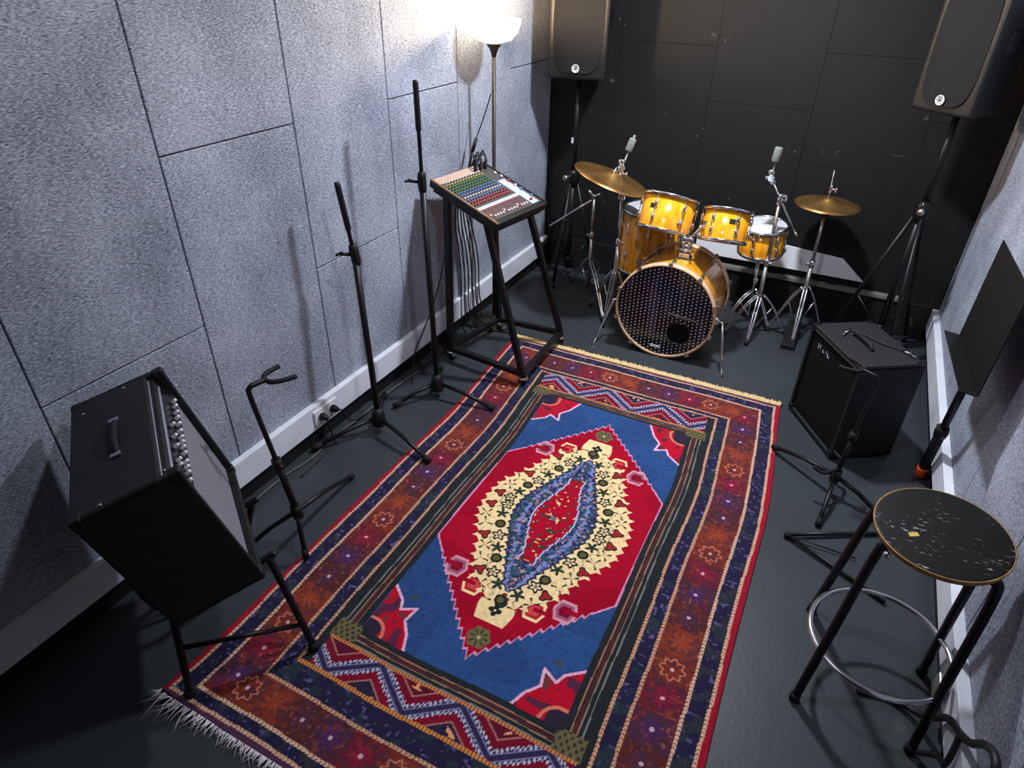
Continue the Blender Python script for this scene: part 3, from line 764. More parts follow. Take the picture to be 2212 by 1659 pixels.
# ---------------------------------------------------------------- guitar stands (yoke on a pole over a small tripod)
def guitar_stand(label, base, hub, top, yoke_dir, feet, thick=.0125, arms=False, group=None):
    base = Vector(base); hub = Vector(hub); top = Vector(top)
    t = thing('guitar_stand', label, 'stand', base, group=group)
    yd = Vector(yoke_dir).normalized(); side = yd.cross(V3(0, 0, 1)).normalized()
    m = MB(); bend = top+yd*.035+V3(0, 0, .012)
    m.tube(spline([hub, lerp(hub, top, .5), lerp(hub, top, .94), top+yd*.008+V3(0, 0, .006), bend, bend+yd*.03], 6), thick*.72, 10)
    m.build('pole', M['black_metal'], t)
    m = MB(); m.tube([lerp(hub, top, .02), lerp(hub, top, .42)], thick, 12); m.build('outer_tube', M['black_metal'], t)
    m = MB(); q = lerp(hub, top, .43); m.lathe([(.017, -.02), (.019, 0), (.017, .02)], 12, mw=axis_mat(q, top-hub)); m.tube([q, q+side*.04], .007, 8); m.build('clutch_knob', M['black_plastic'], t)
    m = MB(); c_ = bend+yd*.03
    pts = [c_+yd*.085+side*.050, c_+yd*.05+side*.045, c_+yd*.01+side*.028, c_, c_+yd*.01-side*.028, c_+yd*.05-side*.045, c_+yd*.075-side*.048]
    m.tube(spline(pts, 5), .0085, 8); m.build('neck_yoke', M['rubber'], t)
    m = MB(); m.lathe([(.020, -.03), (.022, 0), (.018, .03)], 14, mw=axis_mat(hub, top-hub)); m.build('hub', M['black_plastic'], t)
    for ft in feet:
        ft = Vector(ft); m = MB(); m.tube([hub, lerp(hub, ft, .5)+V3(0, 0, .012), ft], .0095, 8); l_ = m.build('leg', M['black_metal'], t)
        m = MB(); d = (ft-hub).normalized(); m.tube([ft-d*.03, ft+d*.006], .0125, 8); m.build('rubber_foot', M['rubber'], l_)
    # body cradle arms
    for s in ((-1, 1) if arms else ()):
        m = MB(); q = hub+V3(0, 0, .04); m.tube(spline([q, q+side*s*.07+yd*.02, q+side*s*.08+yd*.04, q+side*s*.085+yd*.07+V3(0, 0, .01)], 4), .0075, 8)
        m.build('cradle_arm', M['rubber'], t)
    return t
guitar_stand('black guitar stand with an empty hooked neck yoke beside the guitar amplifier', (.43, 1.25, 0), (.425, 1.24, .20), (.387, 1.187, .765), (.30, .95, 0), [(.325, 1.655, .013), (.235, 1.13, .013), (.478, 1.192, .028)])
guitar_stand('short black guitar stand in front of the black bass cabinet', (2.24, 2.58, 0), (2.235, 2.57, .10), (2.262, 2.622, .575), (-.8, .35, 0), [(1.965, 2.76, .027), (2.21, 2.325, .013), (2.44, 2.50, .013)], thick=.010, arms=True)

# ---------------------------------------------------------------- straight microphone stands
def mic_stand(label, base, hub, mid, top, feet, group=None, nut=True):
    base = Vector(base); hub = Vector(hub); mid = Vector(mid); top = Vector(top)
    t = thing('microphone_stand', label, 'stand', base, group=group)
    m = MB(); m.tube([hub-V3(0, 0, .02), mid], .0145, 12); m.build('lower_tube', M['black_metal'], t)
    m = MB(); m.tube([mid-V3(0, 0, .03), lerp(mid, top, .55), top-(top-mid).normalized()*.05], .0085, 10); m.build('upper_tube', M['black_metal'], t)
    m = MB(); a_ = (top-mid).normalized(); m.lathe([(.0105, -.20), (.0125, -.19), (.0125, -.01), (.011, 0), (.0, .001)], 14, mw=axis_mat(top, a_)); m.build('boom_sleeve', M['black_plastic'], t)
    m = MB(); m.lathe([(.016, -.045), (.020, -.03), (.020, .025), (.016, .042), (.011, .047)], 16, mw=axis_mat(mid, a_)); cl = m.build('clutch', M['black_plastic'], t)
    m = MB(); m.tube([mid+V3(-.01, -.01, 0), mid+V3(-.045, -.045, .01)], .007, 8); m.tube([mid+V3(-.045, -.062, .01), mid+V3(-.045, -.028, .01)], .006, 8); m.build('wing_knob', M['black_plastic'], cl)
    m = MB(); m.lathe([(.034, -.045), (.036, -.02), (.030, .02), (.018, .05)], 16, mw=Matrix.Translation(hub)); m.build('hub', M['black_plastic'], t)
    for ft in feet:
        ft = Vector(ft); m = MB(); m.tube([hub+(ft-hub)*.06, lerp(hub, ft, .5)+V3(0, 0, .010), ft], .010, 8); l_ = m.build('leg', M['black_metal'], t)
        m = MB(); d = (ft-hub).normalized(); m.tube([ft-d*.045, ft+d*.008], .0135, 8); m.build('rubber_foot', M['rubber'], l_)
    return t
mic_stand('shorter straight black microphone stand beside the left wall sockets', (.215, 2.0, 0), (.222, 1.995, .09), (.174, 2.024, .90), (.148, 2.001, 1.205),
          [(.575, 1.892, .028), (.045, 1.72, .016), (.06, 2.25, .016)])
mic_stand('tall straight black microphone stand touching the near corner of the mixing desk', (.30, 2.395, 0), (.305, 2.39, .09), (.262, 2.425, 1.12), (.255, 2.43, 1.535),
          [(.635, 2.395, .030), (.170, 2.19, .016), (.18, 2.62, .016)])

# ---------------------------------------------------------------- rolling rack stand
rk = thing('mixer_stand', 'black rolling rack stand holding the mixing desk, two casters on the rug', 'stand', (.44, 2.95, 0))
BL, BR, FL, FR = V3(.172, 2.74, .07), V3(.245, 3.19, .07), V3(.662, 2.685, .075), V3(.655, 3.21, .075)
TBL, TBR, TFL, TFR = V3(.165, 2.775, .945), V3(.235, 3.125, .955), V3(.415, 2.735, .875), V3(.47, 3.075, .885)
def sq(a, b, w, name, parent=rk, mt='black_metal', w2=None):
    a = Vector(a); b = Vector(b); m = MB(); L = (b-a).length; q = axis_mat(a, b-a); w2 = w2 or w
    m.bbox((-w/2, -w2/2, 0), (w/2, w2/2, L), .003, mw=q); return m.build(name, M[mt], parent)
sq(BL, TBL, .032, 'rear_post'); sq(BR, TBR, .032, 'rear_post'); sq(FL, TFL, .030, 'front_post'); sq(FR, TFR, .030, 'front_post')
def lowr(a, z=.085): return V3(a.x, a.y, z)
sq(lowr(BL), lowr(FL), .030, 'side_rail'); sq(lowr(BR), lowr(FR), .030, 'side_rail'); sq(lowr(BL), lowr(BR), .026, 'cross_rail'); sq(lowr(FL), lowr(FR), .032, 'cross_rail')

MX = Matrix.Translation((.334, 2.910, .949)) @ Euler((math.radians(1.6), math.radians(16.5), math.radians(-11.5)), 'XYZ').to_matrix().to_4x4()
for s in (-1, 1):
    m = MB(); m.bbox((-.215, s*.170-.012, -.048), (.20, s*.170+.012, -.0235), .003, mw=MX); m.build('top_rail', M['black_metal'], rk)
m = MB(); m.bbox((.185, -.185, -.048), (.212, .185, -.0235), .003, mw=MX); m.build('front_lip', M['black_metal'], rk)
for p in (BL, BR, FL, FR):
    onrug = p in (FL, FR); z0 = .0145 if onrug else 0
    m = MB(); m.lathe([(.020, .068), (.022, .060), (.022, .052), (0, .052)], 14, mw=Matrix.Translation((p.x, p.y, z0*0)))
    m.bbox((p.x-.016, p.y-.005, .030+z0), (p.x-.013, p.y+.035, .066), .001); m.bbox((p.x+.013, p.y-.005, .030+z0), (p.x+.016, p.y+.035, .066), .001)
    cs = m.build('caster', M['chrome'], rk)
    m = MB(); m.lathe([(.010, -.011), (.024, -.011), (.026, -.007), (.026, .007), (.024, .011), (.010, .011)], 20, mw=axis_mat((p.x, p.y+.018, .0265+z0), (1, 0, 0))); m.build('wheel', M['rubber'], cs)
    m = MB(); m.tube([(p.x-.018, p.y+.018, .0265+z0), (p.x+.018, p.y+.018, .0265+z0)], .005, 8); m.build('axle', M['dull_steel'], cs)

# ---------------------------------------------------------------- mixing desk
mx = thing('mixing_desk', 'sixteen channel mixing desk with rows of coloured knobs tilted on the rolling stand', 'mixer', MX.translation, MX.to_euler(), local=True)
DX, DY = .2305, .200
m = MB(); m.bbox((-DX, -DY, -.0225), (DX, DY, .016), .004); m.build('chassis', M['black_plastic'], mx)
for s in (-1, 1):
    m = MB(); m.bbox((-DX-.001, s*DY-(.008 if s > 0 else 0)-.001*(s < 0), .012), (DX+.001, s*DY+(.008 if s < 0 else 0)+.001*(s > 0), .021), .002)
    m.build('side_cheek', M['mixer_wood'] if s < 0 else M['black_plastic'], mx)
m = MB(); m.box((-DX+.006, -DY+.011, .016), (DX-.03, DY-.011, .0175)); m.build('faceplate', M['mixer_grey'], mx)
m = MB(); m.box((-DX+.008, -DY+.012, .0175), (-DX+.062, DY-.07, .0185)); m.build('input_strip', M['mixer_sand'], mx)
m = MB(); m.box((-.05, DY-.082, .0175), (DX-.035, DY-.030, .0185)); m.box((.082, -DY+.012, .0175), (.104, DY-.082, .0185))
m.build('pale_label_area', M['mixer_blue'], mx)
NCH = 14; ys = [-DY+.022+i*.0205 for i in range(NCH)]
rows = [(-.160, 'knob_white'), (-.138, 'knob_yellow'), (-.116, 'knob_green'), (-.095, 'knob_green'), (-.074, 'knob_green'), (-.053, 'knob_blue'), (-.031, 'knob_blue'), (-.009, 'knob_white'), (.014, 'knob_blue'), (.037, 'knob_red'), (.060, 'knob_red')]
KN = {}
for y in ys:
    m = MB(); m.bbox((.110, y-.005, .0175), (.117, y+.005, .0205), .001); m.build('mute_button', M['knob_red'], mx)
def knob_mesh(kind):
    m = MB(); m.lathe([(.0054, 0), (.0052, .006), (.0038, .010), (0, .0105)], 8, smooth=True)
    me = bpy.data.meshes.new('knob'); me.from_pydata(m.v, [], m.f); me.materials.append(M[kind]); me.polygons.foreach_set('use_smooth', [True]*len(me.polygons)); me.update(); return me
for kd in ('knob_white', 'knob_yellow', 'knob_green', 'knob_blue', 'knob_red'): KN[kd] = knob_mesh(kd)
cnt = 0; rest = MB(); restm = []
for ri in range(len(rows)-1, -1, -1):
    x, kd = rows[ri]
    for i, y in enumerate(ys):
        if cnt < 98:
            o = bpy.data.objects.new('knob', KN[kd]); C.objects.link(o); o.parent = mx; o.location = (x, y, .0175); cnt += 1
        else:
            k_ = ['knob_white', 'knob_yellow', 'knob_green'].index(kd) if kd in ('knob_white', 'knob_yellow', 'knob_green') else 0
            rest.lathe([(.0054, 0), (.0052, .006), (.0038, .010), (0, .0105)], 8, k_, Matrix.Translation((x, y, .0175)))
o = rest.build('knobs', [M['knob_white'], M['knob_yellow'], M['knob_green']], mx); o['kind'] = 'stuff'
for i, y in enumerate(ys):
    m = MB(); m.box((.122, y-.0012, .0175), (.190, y+.0012, .0182)); m.build('fader_slot', M['red_plastic'], mx)
    m = MB(); q = .178 if i % 5 else .165; m.bbox((q-.006, y-.005, .0178), (q+.006, y+.005, .026), .0015); m.build('fader_cap', M['knob_white'], mx)
for (x, y, kd) in ((-.02, DY-.03, 'knob_red'), (.03, DY-.03, 'knob_white'), (.07, DY-.03, 'knob_blue'), (-.07, DY-.03, 'knob_white'), (.14, DY-.03, 'knob_blue'), (.165, DY-.06, 'knob_red'), (-.11, DY-.035, 'knob_white')):
    m = MB(); m.lathe([(.008, 0), (.007, .010), (0, .011)], 10, mw=Matrix.Translation((x, y, .0185))); m.build('control_button', M[kd], mx)
for i in range(6):
    m = MB(); y = DY-.025-i*.019; x = -DX+.035+(i % 2)*.02
    m.lathe([(.009, 0), (.009, .018), (.006, .02), (.006, .045)], 10, mw=MX @ Matrix.Translation((x, y, .0185)))
    m.tube(spline([MX @ V3(x, y, .06), MX @ V3(x-.025, y+.01, .075), MX @ V3(x-.06, y+.02, .045), V3(.062+.004*i, 3.02+.02*i, .80), V3(.07, 3.04+.04*i, .45), V3(.09, 3.00+.05*i, .12), V3(.12+.03*i, 3.02+.05*i, .012)], 7), .0038, 6)
    lb = ['rightmost', 'second from the right', 'third from the right', 'third from the left', 'second from the left', 'leftmost'][i]
    tag(m.build('audio_cable', M['cable'], origin=MX @ V3(x, y, .02)), 'thin black audio cable behind the mixing desk, %s of six' % lb, 'cable', 'cables behind the mixing desk')

# ---------------------------------------------------------------- floor lamp
LX, LY = .158, 3.285
lp = thing('floor_lamp', 'lit torchiere floor lamp with a frosted bowl shade behind the mixing desk', 'lamp', (LX, LY, 0))
T_ = Matrix.Translation((LX, LY, 0))
m = MB(); m.lathe([(.135, 0), (.135, .008), (.12, .018), (.03, .030), (.014, .045), (.014, .05)], 40, mw=T_); m.build('base', M['lamp_bronze'], lp)
m = MB(); m.lathe([(.0105, .04), (.0105, .85), (.0125, .855), (.0125, .87), (.0105, .875), (.0105, 1.565)], 16, mw=T_); m.build('pole', M['lamp_bronze'], lp)
m = MB(); m.lathe([(.0105, 1.535), (.014, 1.55), (.022, 1.572), (.038, 1.593), (.041, 1.597), (0, 1.598)], 24, mw=T_); m.build('bowl_cup', M['lamp_bronze'], lp)
m = MB(); m.lathe([(.036, 1.599), (.088, 1.613), (.120, 1.645), (.135, 1.685), (.139, 1.710), (.134, 1.710), (.115, 1.65), (.083, 1.620), (.030, 1.606)], 48, mw=T_); m.build('bowl_shade', M['glass_lit'], lp)
m = MB(); m.lathe([(.014, 1.606), (.016, 1.635), (.026, 1.66), (.026, 1.675), (.016, 1.69), (0, 1.694)], 20, mw=T_); m.build('bulb', M['bulb'], lp)
m = MB(); m.tube(spline([(LX-.012, LY-.01, 1.36), (.115, LY-.03, 1.25), (.075, LY-.06, 1.12), (.065, LY-.10, 1.02), (.05, 3.18, .70), (.05, 3.2, .30), (.06, 3.22, .02)], 7), .0032, 6); cdr = m.build('cord', M['cable'], lp)
m = MB(); m.tube([(.078, LY-.055, 1.135), (.068, LY-.085, 1.065)], .010, 8); m.build('dimmer_switch', M['black_plastic'], lp)
def point(name, loc, e, col, r):
    l = bpy.data.lights.new(name, 'POINT'); l.energy = e; l.color = col; l.shadow_soft_size = r
    o = bpy.data.objects.new(name, l); C.objects.link(o); o.location = loc; return o
point('floor_lamp_bulb_light', (LX, LY, 1.74), 110, (1.0, 0.72, 0.42), .03)

# ---------------------------------------------------------------- loudspeakers on tripods
def loudspeaker(label, c, yaw, w, d, h):
    """front faces local -y"""
    t = thing('loudspeaker', label, 'speaker', c, (0, 0, yaw), local=True)
    def outline(wf, wb, dd, inset=0):
        return [(-wf/2+inset, -dd/2+inset), (wf/2-inset, -dd/2+inset), (wb/2-inset, dd/2-inset), (-wb/2+inset, dd/2-inset)]
    m = MB(); bm = bmesh.new()
    o1 = outline(w, w*.62, d)
    vs = [bm.verts.new((x, y, 0)) for x, y in o1]+[bm.verts.new((x, y, h)) for x, y in o1]
    for f_ in ((3, 2, 1, 0), (4, 5, 6, 7), (0, 1, 5, 4), (1, 2, 6, 5), (2, 3, 7, 6), (3, 0, 4, 7)): bm.faces.new([vs[i] for i in f_])
    bmesh.ops.bevel(bm, geom=list(bm.edges), offset=.018, segments=3, profile=.6, affect='EDGES'); bm.verts.ensure_lookup_table()
    m.add([v.co.copy() for v in bm.verts], [tuple(v.index for v in f.verts) for f in bm.faces]); bm.free()
    m.build('cabinet', M['black_plastic'], t)
    m = MB(); N = 28; pts = []
    for k in range(N):                        # grille: tall shape with rounded lower end, bowed forward
        a_ = 2*PI*k/N; ex = .5
        px = math.copysign(abs(math.cos(a_))**ex, math.cos(a_))*(w/2-.030); pz = math.copysign(abs(math.sin(a_))**ex, math.sin(a_))*(h/2-.035)+h/2
        pts.append((px, pz))
    front = [(x, -d/2-.016+.02*(x/(w/2))**2, z) for x, z in pts]; back = [(x*1.02, -d/2+.004, z) for x, z in pts]
    m.add(front+back, [tuple(range(N))[::-1]]+[(i, (i+1) % N, (i+1) % N+N, i+N) for i in range(N)], 0, False)
    g = m.build('grille', M['speaker_mesh'], t)
    m = MB(); q = axis_mat((0, -d/2-.0165, .062), (0, -1, 0))
    m.lathe([(.0235, 0), (.0235, .003), (.018, .003), (.018, .0015), (0, .0015)], 28, mw=q); lg = m.build('round_logo', M['logo_white'], t)
    m = MB(); 
    for k in range(3):
        a_ = PI*k/3+PI/6; dx, dz = math.cos(a_)*.0185, math.sin(a_)*.0185
        m.box((-.0012, -.0185, .0016), (.0012, .0185, .0032), mw=q @ Matrix.Rotation(a_, 4, 'Z'))
    m.build('logo_mark', M['logo_dark'], lg)
    m = MB(); m.bbox((-w*.18, -d/2+.02, h), (w*.18, -d/2+.05, h+.03), .006); m.build('top_handle', M['black_plastic'], t)
    m = MB(); m.lathe([(.032, -.02), (.032, .002)], 16); m.build('pole_socket', M['black_plastic'], t)
    for s in (-1, 1):
        m = MB(); m.bbox((s*w*.42-.004, -.06, h*.45), (s*w*.42+.004, .06, h*.60), .004); m.build('side_handle', M['black_gloss'], t)
    return t
M['speaker_mesh'] = mat('perforated_speaker_grille', hexc(13, 12, 12), 0.5, 0.1, noise=0.2, nscale=400, bump=0.6, bscale=900, spec=.3)
loudspeaker('black loudspeaker with a round white logo on a stand in the left back corner', (.315, 4.135, 1.36), math.radians(8), .36, .32, .62)
loudspeaker('black loudspeaker with a round white logo on a stand in the right back corner', (2.348, 4.06, 1.36), math.radians(-40), .33, .30, .60)

def speaker_stand(label, x, y, zt, hubz, feet_r, angs, lean=0):
    t = thing('speaker_stand', label, 'stand', (x, y, 0))
    m = MB(); m.tube([(x, y, hubz-.02), (x, y, zt)], .0165, 14); m.build('upper_pole', M['black_metal'], t)
    m = MB(); m.tube([(x, y, .10), (x, y, hubz+.02)], .020, 14); m.build('lower_pole', M['black_metal'], t)
    m = MB(); m.lathe([(.026, -.05), (.038, -.04), (.042, .01), (.036, .045), (.022, .06)], 18, mw=Matrix.Translation((x, y, hubz))); m.build('collar', M['black_gloss'], t)
    m = MB(); m.tube([(x, y-.03, hubz+.02), (x-.012, y-.085, hubz+.02)], .008, 8); m.lathe([(.018, 0), (.018, .02), (0, .021)], 12, mw=axis_mat((x-.012, y-.085, hubz+.02), (-.2, -1, 0))); m.build('clamp_knob', M['dull_steel'], t)
    m = MB(); m.lathe([(.024, -.025), (.028, 0), (.024, .025)], 14, mw=Matrix.Translation((x, y, .16))); m.build('sliding_collar', M['black_plastic'], t)
    for a_ in angs:
        d = V3(math.cos(a_), math.sin(a_), 0); ft = V3(x, y, .014)+d*feet_r
        m = MB(); m.tube([V3(x, y, hubz-.03)+d*.03, ft], .0115, 10); l_ = m.build('leg', M['black_metal'], t)
        m = MB(); dd = (ft-V3(x, y, hubz)).normalized(); m.tube([ft-dd*.04, ft+dd*.004], .015, 10); m.build('rubber_foot', M['rubber'], l_)
        m = MB(); m.tube([V3(x, y, .16)+d*.02, lerp(V3(x, y, hubz-.03), ft, .62)], .006, 8); m.build('strut', M['black_metal'], t)
    return t
s1 = speaker_stand('black tripod stand under the loudspeaker in the left back corner', .305, 4.12, 1.37, .74, .21, [math.radians(a_) for a_ in (-95, 35, 155)])
m = MB(); m.bbox((.286, 4.098, .965), (.300, 4.102, 1.0), .001); m.build('paper_label', M['white_plastic'], s1)
s2 = speaker_stand('black tripod stand under the loudspeaker in the right back corner', 2.345, 4.055, 1.37, .86, .275, [math.radians(a_) for a_ in (172, 52, -78)])

# ---------------------------------------------------------------- drum kit
def drum_shell(name_unused, t, c, axis, R, L, hoop_m, lugs=6, spin=0, head_top='drumhead_white', hoop_h=.014, badge=None, lug_len=None, hoop_r=.004):
    q = axis_mat(c, axis, spin)
    m = MB(); m.lathe([(R, .004), (R, L-.004), (R-.006, L-.004), (R-.006, .004), (R, .004)], 56, mw=q); m.build('shell', M['lacquer'], t)
    for z in (0, L):
        s_ = 1 if z > 0 else -1
        m = MB(); m.lathe([(R+.010, z-hoop_h/2), (R+.012, z), (R+.010, z+s_*hoop_h/2), (R+.003, z+s_*hoop_h/2), (R+.002, z-s_*hoop_h/2), (R+.010, z-s_*hoop_h/2)] if False else
                     [(R+.002, z-hoop_h*.6), (R+.011, z-hoop_h*.6), (R+.011, z+hoop_h*.6), (R+.002, z+hoop_h*.6), (R+.002, z-hoop_h*.6)], 56, mw=q); m.build('hoop', M[hoop_m], t)
        m = MB(); m.lathe([(R+.002, z-s_*.002), (R, z+s_*.001), (0, z+s_*.0012)] if s_ > 0 else [(0, z-.0012), (R, z-.001), (R+.002, z+.002)], 56, mw=q); m.build('drumhead', M[head_top if s_ > 0 else 'drumhead_white'], t)
    for k in range(lugs):
        a_ = 2*PI*k/lugs; ca, sa = math.cos(a_), math.sin(a_)
        m = MB(); m.tube([q @ V3((R+.010)*ca, (R+.010)*sa, .01), q @ V3((R+.010)*ca, (R+.010)*sa, L-.01)], .0025, 6)
        for zz in (L*.30, L*.70): m.lathe([(.007, -.018), (.010, -.010), (.010, .010), (.007, .018)], 10, mw=q @ Matrix.Translation(((R+.007)*ca, (R+.007)*sa, zz)))
        m.build('lug', M['chrome'], t)
    if badge is not None:
        a_ = badge; m = MB(); z_ = L*.62
        m.bbox((R-.002, -.016, z_-.012), (R+.002, .016, z_+.012), .004, mw=q @ Matrix.Rotation(a_, 4, 'Z')); m.build('badge', M['logo_dark'], t)
    return q
# bass drum, front head facing the room
BC = V3(1.213, 3.360, .290); BN = V3(0.0, -1, .0); BR_ = .272; BLn = .40
bd = thing('bass_drum', 'amber lacquered bass drum with a dotted black front head and round port hole', 'drum', (BC.x, BC.y+.2, 0))
q = axis_mat(BC, -BN)
m = MB(); m.lathe([(BR_, .03), (BR_, BLn-.03), (BR_-.007, BLn-.03), (BR_-.007, .03), (BR_, .03)], 72, mw=q); m.build('shell', M['lacquer'], bd)
for z0, z1 in ((0, .042), (BLn-.042, BLn)):
    m = MB(); m.lathe([(BR_+.004, z0), (BR_+.014, z0), (BR_+.014, z1), (BR_+.004, z1), (BR_+.004, z0)], 72, mw=q); m.build('hoop', M['hoop_wood'], bd)
# front head with an off-centre port
bm = bmesh.new(); qi = q
def circ(cx, cz, r, n): return [bm.verts.new((BC.x+cx+r*math.cos(2*PI*k/n), BC.y+.016, BC.z+cz+r*math.sin(2*PI*k/n))) for k in range(n)]
PC = (.098, -.118); PR = .066
ov = circ(0, 0, BR_+.003, 72); iv = circ(PC[0], PC[1], PR, 36)
ed = [bm.edges.new((ov[k], ov[(k+1) % 72])) for k in range(72)]+[bm.edges.new((iv[k], iv[(k+1) % 36])) for k in range(36)]
bmesh.ops.triangle_fill(bm, use_beauty=True, use_dissolve=False, edges=ed)
bmesh.ops.recalc_face_normals(bm, faces=bm.faces[:]); bm.verts.ensure_lookup_table()
m = MB(); m.add([v.co.copy() for v in bm.verts], [tuple(v.index for v in f.verts) for f in bm.faces]); bm.free()
fh = m.build('front_drumhead', M['dotted'], bd)
m = MB(); m.ring((BC.x+PC[0], BC.y+.015, BC.z+PC[1]), PR, .004, (0, 1, 0), 40); m.build('port_ring', M['black_gloss'], fh)
m = MB(); m.bbox((BC.x-.055, BC.y+.012, BC.z-.238), (BC.x+.005, BC.y+.0155, BC.z-.222), .001, mw=Matrix.Translation((0, 0, 0))); m.build('maker_label', M['white_plastic'], fh)
m = MB(); m.box((-.085, -.004, -.006), (.085, 0, .006), mw=Matrix.Translation((BC.x+.105, BC.y+.015, BC.z-.012)) @ Matrix.Rotation(.10, 4, 'Y')); m.build('tape_strip', M['grey_cable'], fh)
m = MB(); m.lathe([(BR_, BLn-.02), (0, BLn-.021)], 60, mw=q); m.build('rear_drumhead', M['drumhead_white'], bd)
m = MB(); m.lathe([(BR_-.009, .025), (BR_-.009, BLn-.03), (0, BLn-.031)], 60, mw=q); m.build('added_dark_liner', M['black_gloss_cloth'], bd)  # black liner added to shade the shell interior seen through the port
for k in range(10):
    a_ = 2*PI*(k+.5)/10; ca, sa = math.cos(a_), math.sin(a_); m = MB()
    for zz, e in ((.075, 1), (BLn-.075, -1)):
        m = MB(); m.bbox((BR_-.002, -.010, zz-.028), (BR_+.016, .010, zz+.028), .005, mw=q @ Matrix.Rotation(a_, 4, 'Z'))
        m.tube([q @ V3((BR_+.012)*ca, (BR_+.012)*sa, zz), q @ V3((BR_+.020)*ca, (BR_+.020)*sa, zz-e*.072)], .003, 6)
        m.bbox((BR_+.002, -.012, zz-e*.078-.004), (BR_+.026, .012, zz-e*.078+.004), .002, mw=q @ Matrix.Rotation(a_, 4, 'Z')); m.build('lug', M['dull_steel'], bd)
for s in (-1, 1):
    m = MB(); a_ = V3(BC.x+s*(BR_+.012), BC.y+.085, BC.z-.02); b_ = V3(BC.x+s*(BR_+.115), BC.y-.035, .012)
    m.lathe([(.016, -.02), (.020, 0), (.016, .02)], 12, mw=axis_mat(a_, b_-a_)); m.tube([a_, a_+V3(s*.035, -.01, 0), b_], [.008, .008, .006], 10); m.lathe([(.011, -.02), (.013, 0)], 10, mw=Matrix.Translation((b_.x, b_.y, .02)))
    m.build('spur', M['chrome'], bd)
# chrome double tom mount
TOP = V3(BC.x+.035, BC.y+.15, BC.z+BR_)
m = MB(); m.bbox((TOP.x-.038, TOP.y-.035, TOP.z-.012), (TOP.x+.038, TOP.y+.035, TOP.z+.022), .008); m.bbox((TOP.x-.030, TOP.y-.026, TOP.z+.02), (TOP.x+.030, TOP.y+.026, TOP.z+.052), .006)
m.lathe([(.024, .05), (.024, .085), (.016, .095)], 18, mw=Matrix.Translation(TOP)); m.tube([TOP+V3(-.05, -.02, .065), TOP+V3(.05, -.02, .065)], .007, 10)
tm = m.build('tom_mount', M['chrome'], bd)
for s, tc_ in ((-1, V3(1.20, 3.53, .77)), (1, V3(1.325, 3.55, .77))):
    m = MB(); a_ = TOP+V3(s*.018, 0, .08); m.tube(spline([a_, a_+V3(s*.004, 0, .05), tc_+V3(-s*.0, 0, .0), tc_+V3(s*.03, .01, .02)], 5), .0095, 10)
    m.lathe([(.014, -.018), (.018, -.01), (.018, .012), (.012, .02)], 14, mw=Matrix.Translation(a_+V3(0, 0, .035)))
    m.bbox((tc_.x-.014, tc_.y-.022, tc_.z-.02), (tc_.x+.014, tc_.y+.018, tc_.z+.02), .005); m.tube([tc_+V3(0, -.03, .005), tc_+V3(0, -.055, .005)], .005, 8); m.tube([tc_+V3(-.014, -.055, .005), tc_+V3(.014, -.055, .005)], .005, 8)
    m.build('tom_arm', M['chrome'], tm)
# two rack toms, heads tipped toward the drummer
t = thing('rack_tom', 'larger amber rack tom mounted above the bass drum on the left', 'drum', (1.085, 3.62, .67))
ax = V3(.05, .36, .93).normalized(); L_ = .185
drum_shell('', t, V3(1.095, 3.60, .775)-ax*L_/2, ax, .146, L_, 'chrome', 6, .25, badge=math.radians(-128))
t = thing('rack_tom', 'smaller amber rack tom mounted above the bass drum on the right', 'drum', (1.43, 3.62, .67))
ax = V3(-.03, .36, .93).normalized(); L_ = .165
drum_shell('', t, V3(1.418, 3.61, .758)-ax*L_/2, ax, .121, L_, 'chrome', 6, .1, badge=math.radians(-72))
t = thing('floor_tom', 'tall amber floor tom standing behind the bass drum to the left', 'drum', (.935, 3.90, 0))
drum_shell('', t, (.935, 3.90, .315), (0, 0, 1), .172, .375, 'chrome', 8, .2)
for k in range(3):
    a_ = 2*PI*k/3+.55; x, y = .935+.192*math.cos(a_), 3.90+.192*math.sin(a_); m = MB()
    m.tube(spline([(x, y, .50), (x, y, .26), (x+.02*math.cos(a_), y+.02*math.sin(a_), .10), (x+.02*math.cos(a_), y+.02*math.sin(a_), .016)], 4), .005, 8); m.lathe([(.012, 0), (.012, .025), (.006, .03)], 10, mw=Matrix.Translation((x+.02*math.cos(a_), y+.02*math.sin(a_), 0)))
    m.bbox((x-.014, y-.014, .40), (x+.014, y+.014, .44), .004); m.build('leg', M['dull_steel'], t)
t = thing('snare_drum', 'small amber snare drum with a white head behind the bass drum', 'drum', (1.57, 4.06, .48))
ax = V3(-.05, -.12, .99).normalized(); L_ = .16; SC = V3(1.572, 4.085, .640)
drum_shell('', t, SC-ax*L_, ax, .128, L_, 'chrome', 6, .3)

